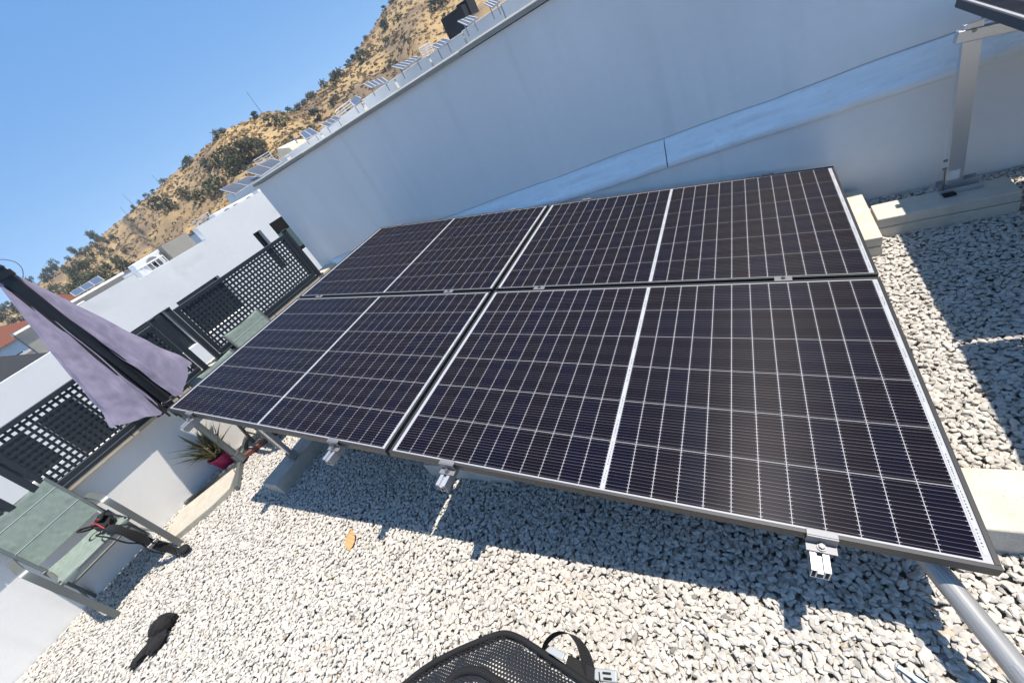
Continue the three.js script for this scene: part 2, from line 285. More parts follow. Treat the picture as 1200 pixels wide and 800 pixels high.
function makePanel() {
  const g = new THREE.Group(), FL = .011, FH = .03;
  // frame: four mitred bars with a lip
  part('frame_bar', rbox(0, PL, -FH, .0012, 0, FL, .0012), M.frame, g); part('frame_bar', rbox(0, PL, -FH, .0012, PW - FL, PW, .0012), M.frame, g);
  part('frame_bar', rbox(0, FL, -FH, .001, FL, PW - FL, .0012), M.frame, g); part('frame_bar', rbox(PL - FL, PL, -FH, .001, FL, PW - FL, .0012), M.frame, g);
  part('backsheet', box(FL, PL - FL, -.008, -.002, FL, PW - FL), M.back, g);
  const mx = .026, cg = .014, cw = (PL - 2 * mx - cg) / 24, my = .016, ch = (PW - 2 * my) / 6;
  const cell = new THREE.BoxGeometry(cw - .0019, .0008, ch - .0026), rnd = rng(44);
  { const uv = cell.attributes.uv; }
  for (let r = 0; r < 6; r++) for (let c = 0; c < 24; c++) { const m = part('cell', cell, cellTex[Math.floor(rnd() * 3)], g); m.position.set(mx + (c + .5) * cw + (c > 11 ? cg : 0), -.0016, my + (r + .5) * ch); }
  const strip = new THREE.PlaneGeometry(.0085, PW - .06); strip.rotateX(-Math.PI / 2);
  let m = part('serial_strip', strip, printMat, g); m.position.set(PL - FL - .0075, -.0012, PW / 2);
  const mid = new THREE.PlaneGeometry(.009, PW - .04); mid.rotateX(-Math.PI / 2); m = part('bus_strip', mid, printMat, g); m.position.set(PL / 2, -.0012, PW / 2);
  return g;
}
const panelProto = makePanel();
function panel(ux, vz, label, group, off = [0, 0, 0]) {
  const g = panelProto.clone(); g.name = numbered('solar_panel'); const p = P2W(ux, vz); g.position.set(p.x + off[0], p.y + off[1], p.z + off[2]); g.rotation.z = -TILT; tag(g, label, 'solar panel', group); scene.add(g); return g;
}
panel(0, 0, 'black framed solar panel of the back row, high end beside the trellis', 'solar panels on the main rack');
panel(PL + GAP, 0, 'black framed solar panel of the back row, low end beside the white wall blocks', 'solar panels on the main rack');
panel(0, PW + GAP, 'black framed solar panel of the front row, high end above the potted plant', 'solar panels on the main rack');
panel(PL + GAP, PW + GAP, 'black framed solar panel of the front row, low corner above the grey tube', 'solar panels on the main rack');

// rail section: 40 mm extrusion with a slot on top and hollow chambers
const railShape = (() => {
  const s = new THREE.Shape(); const q = [[-.020, -.02], [-.020, .02], [-.0065, .02], [-.0065, .008], [.0065, .008], [.0065, .02], [.020, .02], [.020, -.02]];
  s.moveTo(...q[0]); for (const p of q.slice(1)) s.lineTo(...p); s.closePath();
  for (const [a, b, c, d] of [[-.0175, -.0095, -.017, .017], [.0095, .0175, -.017, .017], [-.0065, .0065, -.017, .003]]) { const h = new THREE.Path(); h.moveTo(a, c); h.lineTo(b, c); h.lineTo(b, d); h.lineTo(a, d); h.closePath(); s.holes.push(h); }
  return s;
})();
function rail(u, v0, v1) { const g = new THREE.ExtrudeGeometry(railShape, { depth: v1 - v0, bevelEnabled: false }); g.rotateZ(-TILT); const p = P2W(u, v0, -.052); g.translate(p.x, p.y, p.z); return g; }
const tilted = (g, u, v, n = 0) => { const q = g.clone(); q.rotateZ(-TILT); const p = P2W(u, v, n); q.translate(p.x, p.y, p.z); return q; };
function rack(off, label, rails, length, full) {
  const t = thing('mounting_rack', label, 'rack', off);
  const WT = 2 * PW + GAP;
  for (const u of rails) {
    part('rail', rail(u, -.06, WT + .075), M.aluBright, t);
    const edge = merge([rbox(-.033, .033, .0022, .006, -.012, .004, .001), rbox(-.033, .033, -.03, .006, .0045, .009, .001), rbox(-.033, .033, -.0305, -.026, .009, .03, .001)]);
    const bolt = merge([new THREE.CylinderGeometry(.007, .007, .008, 6), new THREE.CylinderGeometry(.010, .010, .003, 16).translate(0, -.005, 0)]);
    const c = part('end_clamp', tilted(edge, u + .005, WT), M.clamp, t); part('bolt', tilted(bolt, u + .005, WT + .018, -.018), M.steel, c);
    const back = edge.clone().rotateY(Math.PI); const c2 = part('end_clamp', tilted(back, u, 0), M.clamp, t); part('bolt', tilted(bolt, u, -.018, -.016), M.steel, c2);
    const mid = rbox(-.033, .033, .0022, .0055, -.018, .018, .001); const c3 = part('mid_clamp', tilted(mid, u, PW + GAP / 2), M.clamp, t); part('bolt', tilted(bolt, u, PW + GAP / 2, .009), M.steel, c3);
  }
  // rafters run down the slope below the rails; high legs stand on blocks
  for (const z of [.2, 2.06]) {
    part('rafter', bar(P2W(.0 - .03, z, -.096), P2W(length - .06, z, -.096), .04, .046), M.alu, t);
  }
  return t;
}
function channelLeg(t, x, z, y0, y1, wide = .056) {                       // C-section leg with foot rail and bolts
  const l = part('leg', merge([rbox(x - wide / 2, x + wide / 2, y0, y1, z - .003, z, .001), rbox(x - wide / 2, x - wide / 2 + .003, y0, y1, z - .033, z - .003, .001), rbox(x + wide / 2 - .003, x + wide / 2, y0, y1, z - .033, z - .003, .001)]), M.alu, t);
  part('bolt', merge([rod([x - wide / 2 - .014, y0 + .075, z - .016], [x - wide / 2 + .01, y0 + .075, z - .016], .006), rod([x - wide / 2 - .014, y0 + .118, z - .016], [x - wide / 2 + .01, y0 + .118, z - .016], .006), rod([x, y1 - .03, z - .01], [x, y1 - .03, z + .012], .0075)]), M.steel, l);
  return l;
}
{
  const r1 = rack([0, 0, 0], 'aluminium mounting rack holding four solar panels over the gravel', [.25, 1.45, 2.07, 3.22], 2 * PL + GAP, true);
  // front high leg: square tube leaning on the grey block, with a dark foot bracket
  const top = P2W(.1, 2.06, -.12);
  const l = part('leg', bar([.105, .12, 2.06], [top.x + .01, top.y, 2.06], .03, .04), M.alu, r1);
  part('foot_bracket', merge([rbox(.06, .15, .1165, .123, 2.02, 2.10, .002), rbox(.075, .081, .123, .18, 2.035, 2.085, .001), rbox(.128, .134, .123, .18, 2.035, 2.085, .001)]), M.galv, r1);
  channelLeg(r1, .1, .22, .118, .80);
  part('strut', bar([.03, .80, .25], [.03, .80, 2.0], .03, .03), M.galv, r1);
  for (const z of [.22, 2.0]) part('foot_bracket', rbox(3.42, 3.50, .117, .215, z - .02, z + .02, .002), M.galv, r1);
  part('corner_plate', rbox(.13, .24, .775, .835, 2.19, 2.195, .002), M.aluBright, r1);
}
const X2 = 3.945;
const r2 = rack([X2, 0, 0], 'aluminium rack of the neighbouring array, channel leg standing on a white block', [.25, 1.45], PL, false);
{
  channelLeg(r2, 0.005, .212, .150, .862, .060);
  // foot rail lying on the block, threaded rod
  part('foot_rail', merge([rbox(-.055, .095, .1175, .122, .165, .262, .001), rbox(-.055, .095, .122, .152, .165, .169, .001), rbox(-.055, .095, .122, .152, .2135, .2175, .001), rbox(-.055, .095, .122, .140, .258, .262, .001)]), M.aluBright, r2);
  part('threaded_rod', merge([rod([-.042, .12, .235], [-.042, .235, .235], .0045, .0045, 8), rod([-.042, .153, .235], [-.042, .16, .235], .009, .009, 6)]), M.steel, r2);
  part('rubber_pad', rbox(-.05, -.005, .1172, .128, .268, .292, .002), M.black, r2);
  channelLeg(r2, 0.005, 2.072, .118, .86, .060);
  part('white_label', rbox(-.024, .020, .165, .215, .2125, .2135, .0002), M.whitePatch, r2);
}
panel(0, 0, 'solar panel at the top of the channel leg, only its black frame edge showing', 'solar panels on the neighbouring rack', [X2, .012, 0]);
panel(0, PW + GAP, 'solar panel of the neighbouring array that shades the gravel beside the main rack', 'solar panels on the neighbouring rack', [X2, .012, 0]);

// ------------------------------------------------------------------ concrete blocks
function block(x0, x1, z0, z1, h, mat, label, joint) {
  const t = thing('concrete_block', label, 'block', [(x0 + x1) / 2, 0, (z0 + z1) / 2], 'ballast blocks under the racks');
  const hx = (x1 - x0) / 2, hz = (z1 - z0) / 2;
  if (joint) { part('course', uvm(rbox(-hx, hx, -.03, h * .52, -hz, hz, .006, 2)), mat, t); part('course', uvm(rbox(-hx + .002, hx - .001, h * .52 + .002, h, -hz + .002, hz - .002, .006, 2)), mat, t); }
  else part('body', uvm(rbox(-hx, hx, -.03, h, -hz, hz, .008, 2)), mat, t);
  return t;
}
block(-.035, .147, 1.55, 2.29, .115, M.blockGrey, 'grey concrete block under the leg at the high end of the rack');
block(-.02, .16, .05, .5, .115, M.blockGrey, 'grey concrete block under the high end of the rack by the trellis');
block(3.43, 3.618, -.03, .543, .112, M.block, 'white block at the low end of the rack, lying against the long wall', true);
block(3.624, 4.138, .2, .374, .115, M.block, 'long white block carrying the channel leg of the neighbouring rack', true);
block(3.30, 3.86, 1.888, 2.082, .114, M.block, 'broad white block sticking out under the low corner of the solar panels');
block(1.38, 1.96, 1.84, 2.03, .10, M.block, 'white block in the shade under the middle of the solar panels');
block(3.86, 4.2, 1.95, 2.15, .115, M.block, 'white block under the neighbouring rack in its shade');

// ================================================================== THINGS ON THE TERRACE
// armchair: faces +x; origin under the middle of its seat
function makeChair(label) {
  const t = thing('garden_chair', label, 'chair', [0, 0, 0], 'green sling garden chairs along the low wall');
  const zw = .235, F = M.chairFrame;
  for (const s of [-1, 1]) {
    const z = s * zw;
    // front leg is a wide flat bar that bends over into the armrest
    const fl = [[.24, 0, z], [.24, .3, z], [.238, .56, z], [.22, .595, z], [.17, .605, z], [-.02, .6, z], [-.2, .585, z]];
    const c = new THREE.CatmullRomCurve3(fl.map(p => V3(...p)), false, 'centripetal');
    const n = 40, pos = [], idx = [], hw = .019, th = .010;
    for (let i = 0; i <= n; i++) { const p = c.getPoint(i / n), tg = c.getTangent(i / n), nx = -tg.y, ny = tg.x; for (const [a, b] of [[-1, -1], [1, -1], [1, 1], [-1, 1]]) pos.push(p.x + nx * th * a, p.y + ny * th * a, p.z + hw * b); }
    for (let i = 0; i < n; i++) for (let k = 0; k < 4; k++) { const a = i * 4 + k, b = i * 4 + (k + 1) % 4; idx.push(a, a + 4, b, b, a + 4, b + 4); }
    idx.push(0, 1, 2, 0, 2, 3, n * 4, n * 4 + 2, n * 4 + 1, n * 4, n * 4 + 3, n * 4 + 2);
    const g = new THREE.BufferGeometry(); g.setAttribute('position', new THREE.Float32BufferAttribute(pos, 3)); g.setIndex(idx);
    part('arm_leg', toCreasedNormals(g, .6), F, t);
    part('rear_leg', bar([-.30, 0, z * .94], [-.13, .43, z * .9], .022, .03), F, t);
    part('back_post', bar([-.13, .40, z * .86], [-.235, .85, z * .86], .022, .024, .006), F, t);
    part('seat_rail', bar([-.16, .395, z * .86], [.225, .415, z * .86], .024, .026, .006), F, t);
  }
  part('stretcher', bar([.232, .40, -zw], [.232, .40, zw], .022, .022, .006), F, t);
  part('stretcher', bar([-.215, .21, -zw * .9], [-.215, .21, zw * .9], .018, .018, .006), F, t);
  part('stretcher', bar([.236, .17, -zw], [-.2, .17, -zw * .92], .014, .014, .004), F, t);
  part('stretcher', bar([.236, .17, zw], [-.2, .17, zw * .92], .014, .014, .004), F, t);
  const cloth = (pts, half, sg) => {                            // curved sling with thickness
    const c = new THREE.CatmullRomCurve3(pts.map(p => V3(p[0], p[1], 0))), n = 22, m = 14, pos = [], idx = [], uv = [];
    for (let side = 0; side < 2; side++) for (let i = 0; i <= n; i++) for (let j = 0; j <= m; j++) {
      const p = c.getPoint(i / n), tg = c.getTangent(i / n), w = j / m * 2 - 1, sag = sg * .012 * (1 - w * w), o = sag + (side ? -.002 : .002);
      pos.push(p.x - tg.y * o, p.y + tg.x * o, w * half); uv.push(w * half, i / n * .5);
    }
    const S = (n + 1) * (m + 1);
    for (let i = 0; i < n; i++) for (let j = 0; j < m; j++) { const a = i * (m + 1) + j; idx.push(a, a + m + 1, a + 1, a + 1, a + m + 1, a + m + 2, S + a, S + a + 1, S + a + m + 1, S + a + 1, S + a + m + 2, S + a + m + 1); }
    const g = new THREE.BufferGeometry(); g.setAttribute('position', new THREE.Float32BufferAttribute(pos, 3)); g.setAttribute('uv', new THREE.Float32BufferAttribute(uv, 2)); g.setIndex(idx); g.computeVertexNormals();
    return g;
  };
  part('seat', cloth([[-.15, .412], [0, .402], [.14, .418], [.222, .428], [.246, .414], [.248, .392]], .198, -1), M.sling, t);
  const back = part('backrest', cloth([[-.138, .475], [-.158, .55], [-.182, .66], [-.208, .76], [-.226, .838], [-.242, .846], [-.252, .82]], .205, 1), M.sling, t);
  const bc = new THREE.CatmullRomCurve3([[-.138, .475], [-.158, .55], [-.182, .66], [-.208, .76], [-.226, .838], [-.242, .846], [-.252, .82]].map(p => V3(p[0], p[1], 0)));
  for (const u of [.26, .5]) { const p = bc.getPoint(u), tg = bc.getTangent(u), q = []; for (let k = 0; k <= 12; k++) { const w = k / 6 - 1, o = .012 * (1 - w * w) - .0025; q.push(V3(p.x - tg.y * o, p.y + tg.x * o, w * .203)); } for (const v of q) v.x += .0; part('seam', tube(q, .0022, 24, 6), M.slingSeam, back); }
  return t;
}
const chair = makeChair('green sling garden chair with a black tool bag on its seat');
chair.position.set(-.885, 0, 3.015); chair.rotation.y = .03;
copy(chair, [-.84, 0, 1.14], .06, 'green sling garden chair standing between the rack and the trellis by the long wall');
copy(chair, [-.66, 0, 1.68], -.05, 'green sling garden chair between the rack and the post pair, nearest the parasol').scale.set(1, .90, 1);

// ---- tool bag and strap on the chair
{
  const t = thing('tool_bag', 'black tool bag with red trim and a ring handle lying on the green chair seat', 'bag', [-.78, .425, 2.87]);
  const pts = []; const r = rng(12); for (let i = 0; i < 60; i++) { const a = r() * 6.283, b = Math.acos(2 * r() - 1); pts.push(V3(.11 * Math.sin(b) * Math.cos(a), .036 * (1 + Math.cos(b)) * (.8 + .3 * r()), .062 * Math.sin(b) * Math.sin(a))); }
  part('body', toCreasedNormals(new ConvexGeometry(pts), .5), M.blackSoft, t);
  part('flap', rbox(-.06, .09, .058, .072, -.06, .0, .005), M.blackSoft, t).rotation.set(.35, .3, .12);
  part('trim', tube([[-.10, .03, .055], [-.03, .068, .045], [.05, .072, .03], [.10, .03, .03]], .005), M.redTrim, t);
  part('trim', tube([[-.085, .045, .02], [-.02, .076, .012], [.06, .08, 0]], .004), M.redTrim, t);
  const ring = new THREE.TorusGeometry(.042, .007, 8, 24); ring.rotateX(.9); ring.translate(-.12, .045, .075); part('ring_handle', ring, M.black, t);
  const s = thing('padded_strap', 'thick black padded strap hanging from the chair seat down to the gravel', 'strap', [-.62, 0, 2.9]);
  const cv = new THREE.CatmullRomCurve3([V3(-.07, .445, .0), V3(.02, .46, -.015), V3(.065, .40, -.03), V3(.075, .26, -.045), V3(.085, .12, -.06), V3(.11, .05, -.075), V3(.16, .035, -.10)]);
  const n = 36, pos = [], idx = [], R = 12;
  for (let i = 0; i <= n; i++) { const p = cv.getPoint(i / n), tg = cv.getTangent(i / n), side = V3(0, 0, 1).addScaledVector(tg, -tg.z).normalize(), nn = tg.clone().cross(side), e = Math.sin(Math.PI * Math.min(1, .08 + i / n * .92)) ** .3, k = 1 + .12 * Math.sin(i * .9); for (let j = 0; j < R; j++) { const a = j / R * 6.283; const q = p.clone().addScaledVector(side, Math.cos(a) * .026 * e * k).addScaledVector(nn, Math.sin(a) * .009 * e * k); pos.push(q.x, q.y, q.z); } }
  for (let i = 0; i < n; i++) for (let j = 0; j < R; j++) { const a = i * R + j, b = i * R + (j + 1) % R; idx.push(a, b, a + R, b, b + R, a + R); }
  const g = new THREE.BufferGeometry(); g.setAttribute('position', new THREE.Float32BufferAttribute(pos, 3)); g.setIndex(idx); g.computeVertexNormals(); part('padding', uvm(g), M.blackSoft, s);
  part('end_pad', new THREE.SphereGeometry(1, 16, 10).scale(.05, .028, .036).translate(.155, .04, -.10), M.black, s);
  part('buckle', rbox(.068, .092, .19, .215, -.085, -.015, .004), M.steel, s);
  part('loose_webbing', tube([[-.10, .435, .03], [-.02, .47, .05], [.05, .43, .03], [.07, .33, .01], [.06, .25, -.02], [.075, .18, -.01], [.09, .1, -.03]], .005, 40, 6), M.black, s);
  part('loose_webbing', tube([[-.16, .44, -.05], [-.08, .475, -.06], [0, .455, -.02], [.06, .41, -.07], [.08, .30, -.08], [.1, .22, -.05], [.09, .12, -.09], [.13, .03, -.05]], .0045, 40, 6), M.black, s);
}
// ---- closed parasol on its cross foot
const UX = -.845, UZ = 2.085;
{
  const t = thing('parasol', 'closed faded lilac parasol with a black mast standing on a cross foot', 'parasol', [UX, 0, UZ]);
  part('mast', rod([.03, .03, 0], [.03, 1.05, 0], .026, .026, 20), M.footGrey, t);
  part('upper_mast', merge([rod([.055, .66, .012], [.02, 1.99, .0], .032, .040, 24), rod([.0205, 1.93, 0], [.0195, 1.968, 0], .052, .052, 24), rod([.0195, 1.99, 0], [.019, 2.02, 0], .046, .032, 24)]), M.mast, t);
  // canopy: an open C of cloth in two lobes, pleated towards the hem
  const ctrl = [[.075, -.045], [.085, -.14], [.06, -.26], [.0, -.315], [-.06, -.24], [-.10, -.14], [-.13, -.03], [-.125, .08], [-.10, .18], [-.05, .27], [.02, .335], [.075, .30], [.10, .20], [.095, .11], [.085, .06]];
  const cs = new THREE.CatmullRomCurve3(ctrl.map(p => V3(p[0], 0, p[1])));
  const n = 300, m = 90, pos = [], idx = [], uv = [];
  for (let j = 0; j <= m; j++) for (let i = 0; i <= n; i++) {
    const u = i / n, v = j / m, p = cs.getPoint(u), k = .10 + .90 * Math.pow(v, 1.02), pl = (Math.sin(u * 58 + 1.2 * Math.sin(u * 13)) * .011 + Math.abs(perlin.noise(u * 34 + v * 2, v * 1.2, 5)) * .016 + .010 * perlin.noise(u * 12 + v * 5, v * 5, 3)) * (.25 + .75 * v);
    const hem = .885 - .13 * Math.max(0, 1 - Math.abs(u - .93) * 7) - .14 * Math.max(0, 1 - Math.abs(u - .03) * 9) + .007 * Math.sin(u * 58) ;
    const y = 1.99 + (hem - 1.99) * v, l = Math.hypot(p.x, p.z) + 1e-6;
    const w = .02 * perlin.noise(u * 5 + 3, v * 6, 7) * v;
    pos.push(p.x * k + p.x / l * (pl + w) + .015, y, p.z * k + p.z / l * (pl + w)); uv.push(u * 1.6, v * 1.2);
  }
  for (let j = 0; j < m; j++) for (let i = 0; i < n; i++) { const a = j * (n + 1) + i; idx.push(a, a + 1, a + n + 1, a + 1, a + n + 2, a + n + 1); }
  const g = new THREE.BufferGeometry(); g.setAttribute('position', new THREE.Float32BufferAttribute(pos, 3)); g.setAttribute('uv', new THREE.Float32BufferAttribute(uv, 2)); g.setIndex(idx); g.computeVertexNormals();
  part('canopy', g, M.canopy, t);
  for (const [x, z, y] of [[.09, .075, .70], [.085, -.06, .74], [.04, .13, .76], [.02, -.12, .80], [-.03, .02, .72], [.10, .035, .64]]) part('rib', rod([.03, 1.95, z * .1], [x, y, z], .008, .007, 8), M.mast, t);
  part('lining', merge([rod([.02, 1.9, .03], [.062, .74, .085], .02, .038, 14), rod([.0, 1.9, -.01], [.0, .80, -.02], .03, .07, 14)]), M.canopyIn, t);
  part('cord_hook', tube([[.11, .79, -.02], [.115, .80, .03], [.12, .815, .045], [.115, .80, .055], [.11, .785, .04]], .0035, 30, 6), M.steel, t);
  // loose end of cord above the mast head
  const q = (px, py) => onX(px, py, UX).sub(V3(UX, 0, UZ));
  part('cord', tube([q(-14, 312), q(-2, 304.5), q(8, 304.5), q(17, 307), q(24, 312.5), q(26.5, 320), q(26, 326)], .0022, 40, 5), M.steel, t);
  // cross foot
  part('foot_arm', merge([bar([0, .03, 0], [.33, .028, .235], .036, .036)]), M.footGrey, t);
  part('foot_arm', bar([0, .029, 0], [-.28, .028, -.24], .036, .036), M.footGrey, t);
  part('foot_arm', bar([.0, .03, -.0], [.26, .028, -.47], .036, .036), M.footRed, t);
  part('foot_arm', bar([-.01, .029, .01], [-.235, .028, .44], .034, .036), M.footGrey, t);
  part('socket', rod([.03, .03, 0], [.03, .12, 0], .042, .036, 18), M.footGrey, t);
}
// ---- stone slab lying on the foot
{
  const t = thing('paving_slab', 'pale rough stone slab with a cut corner lying on the gravel by the parasol foot', 'slab', [-.85, 0, 2.45]);
  const P = [[-.735, 2.755], [-.60, 2.48], [-.578, 2.34], [-.70, 2.22], [-.79, 2.19], [-1.00, 2.58], [-.91, 2.73]].map(([x, z]) => new THREE.Vector2(x + .85, -(z - 2.45)));
  const g = new THREE.ExtrudeGeometry(new THREE.Shape(P), { depth: .04, bevelEnabled: true, bevelSize: .006, bevelThickness: .006, bevelSegments: 2 }); g.rotateX(-Math.PI / 2); g.translate(0, .004, 0);
  part('body', uvm(g), M.slab, t);
}
// ---- potted plant
{
  const t = thing('potted_plant', 'dry spiky aloe in a magenta pot against the low wall', 'plant', [-1.0, 0, 2.12]);
  part('pot', new THREE.LatheGeometry([[0, 0], [.062, 0], [.07, .01], [.084, .10], [.09, .135], [.096, .137], [.096, .158], [.088, .158], [.083, .13], [0, .125]].map(p => new THREE.Vector2(...p)), 40), M.pot, t);
  part('soil', new THREE.CylinderGeometry(.083, .083, .01, 24).translate(0, .135, 0), M.soil, t);
  const r = rng(77);
  for (let i = 0; i < 84; i++) {
    const a = r() * 6.283, L = .20 + r() * .16, e = .6 + r() * .75, d = V3(Math.cos(a) * Math.cos(e) * .75 + .02, Math.sin(e), Math.sin(a) * Math.cos(e) + .06).normalize(), b = V3((r() - .5) * .09, .135 + r() * .05, (r() - .5) * .09), w = .009 + r() * .007;
    const curl = V3((r() - .5) * .1, -.02 - r() * .08, (r() - .5) * .1), side = d.clone().cross(V3(0, 1, .2)).normalize(), up = side.clone().cross(d), pos = [], idx = [], n = 6;
    for (let k = 0; k <= n; k++) { const s = k / n, p = b.clone().addScaledVector(d, L * s).addScaledVector(curl, s * s); if (p.x < -.14) p.x = -.14; const ww = w * (1 - s * s * .97); for (const [x, y] of [[-1, .35], [0, -.45], [1, .35]]) { const q = p.clone().addScaledVector(side, ww * x).addScaledVector(up, ww * y); pos.push(q.x, q.y, q.z); } }
    for (let k = 0; k < n; k++) for (let j = 0; j < 3; j++) { const A = k * 3 + j, B = k * 3 + (j + 1) % 3; idx.push(A, B, A + 3, B, B + 3, A + 3); }
    const g = new THREE.BufferGeometry(); g.setAttribute('position', new THREE.Float32BufferAttribute(pos, 3)); g.setIndex(idx); g.computeVertexNormals(); part('leaf', g, M.aloe[Math.floor(r() * 4)], t);
  }
}
// ---- grey tube running from under the rack towards us
{
  const t = thing('grey_tube', 'grey round metal tube rising from under the low corner of the panels', 'tube', [3.44, .2, 2.33]);
  const a = V3(3.385, .255, 2.235), b = V3(3.53, .075, 2.46), dir = b.clone().sub(a).normalize();
  const A = onZ(1084, 650, 2.235), B = onZ(1206, 800, 2.44);
  const A2 = A.clone().addScaledVector(B.clone().sub(A), -.6), B2 = A.clone().addScaledVector(B.clone().sub(A), 1.6);
  const o = t.position; part('pipe', rod(A2.sub(o), B2.sub(o), .0245, .0245, 32), M.tubeGrey, t);
  const C = A.clone().addScaledVector(B.clone().sub(A), 1.32).sub(o), D = A.clone().addScaledVector(B.clone().sub(A), 1.42).sub(o); part('sleeve', rod(C, D, .028, .028, 32), M.tubeGrey, t);
}
// ---- dry leaf
{
  const t = thing('dry_leaf', 'single curled brown leaf lying on the sunlit gravel', 'leaf', [1.08, .016, 2.47]);
  const n = 14, m = 6, pos = [], idx = [];
  for (let i = 0; i <= n; i++) for (let j = 0; j <= m; j++) { const s = i / n, w =   .027 * Math.pow(Math.sin(Math.PI * Math.min(.999, s * .93 + .05)), .75), x = (j / m * 2 - 1); pos.push(x * w,   .006 * x * x + .012 * s * s + .002 * Math.sin(i * 2 + j), (s - .5) * -.10); }
  for (let i = 0; i < n; i++) for (let j = 0; j < m; j++) { const a = i * (m + 1) + j; idx.push(a, a + 1, a + m + 1, a + 1, a + m + 2, a + m + 1); }
  const g = new THREE.BufferGeometry(); g.setAttribute('position', new THREE.Float32BufferAttribute(pos, 3)); g.setIndex(idx); g.computeVertexNormals(); part('blade', uvm(g), M.leaf, t);
  part('stalk', tube([[0, .002, .048], [.002, .0, .062], [.006, -.002, .07]], .0012, 8, 5), M.leaf, t);
  t.rotation.set(.35, .25, -.45); t.position.y = .024;
}
// ---- black glove-like pouch on the gravel
{
  const t = thing('work_glove', 'crumpled black glove lying on the sunlit gravel near the chair', 'glove', [0, .012, 3.245]);
  const A = onY(196, 733, .015).sub(t.position), B = onY(160, 779, .015).sub(t.position), ax = B.clone().sub(A), sd = V3(0, 1, 0).cross(ax).normalize(), r = rng(31);
  const lump = (s, w, len, hgt, off, seed) => { const g = mergeVertices(new THREE.IcosahedronGeometry(1, 4).deleteAttribute('normal').deleteAttribute('uv')), p = g.attributes.position, d = ax.clone().normalize(); for (let i = 0; i < p.count; i++) { const x = p.getX(i), y = p.getY(i), z = p.getZ(i), nn = 1 + .45 * perlin.noise(x * 2.2 + seed, y * 2.2, z * 2.2) + .15 * perlin.noise(x * 6, y * 6 + seed, z * 6); const q = A.clone().addScaledVector(ax, s).addScaledVector(d, x * len * nn).addScaledVector(sd, z * w * nn + off); p.setXYZ(i, q.x, Math.max(-.012, y * hgt * nn + hgt * .6), q.z); } g.computeVertexNormals(); return g; };
  part('palm', uvm(lump(.26, .046, .06, .026, .008, 3)), M.blackSoft, t); part('cuff', uvm(lump(.76, .028, .07, .02, -.006, 9)), M.blackSoft, t);
  part('finger', uvm(lump(.06, .03, .06, .035, -.05, 14)), M.blackSoft, t); part('finger', uvm(lump(.42, .03, .06, .03, .07, 17)), M.blackSoft, t); part('finger', uvm(lump(.02, .03, .06, .045, .02, 23)), M.blackSoft, t);
}
// ---- steel offcut at the edge of the picture
{
  const t = thing('steel_offcut', 'small bluish steel profile offcut lying on the gravel', 'offcut', [0, 0, 0]);
  const A = onY(1052, 780, .014), B = onY(1092, 808, .014), d = B.clone().sub(A).normalize(), s = V3(0, 1, 0).cross(d);
  part('web', bar(A, B, .012, .004, .001), M.blueSteel, t); part('flange', bar(A.clone().addScaledVector(s, .008), B.clone().addScaledVector(s, .010), .003, .016, .001), M.blueSteel, t); part('flange', bar(A.clone().addScaledVector(s, -.008), B.clone().addScaledVector(s, -.006), .003, .016, .001), M.blueSteel, t);
}
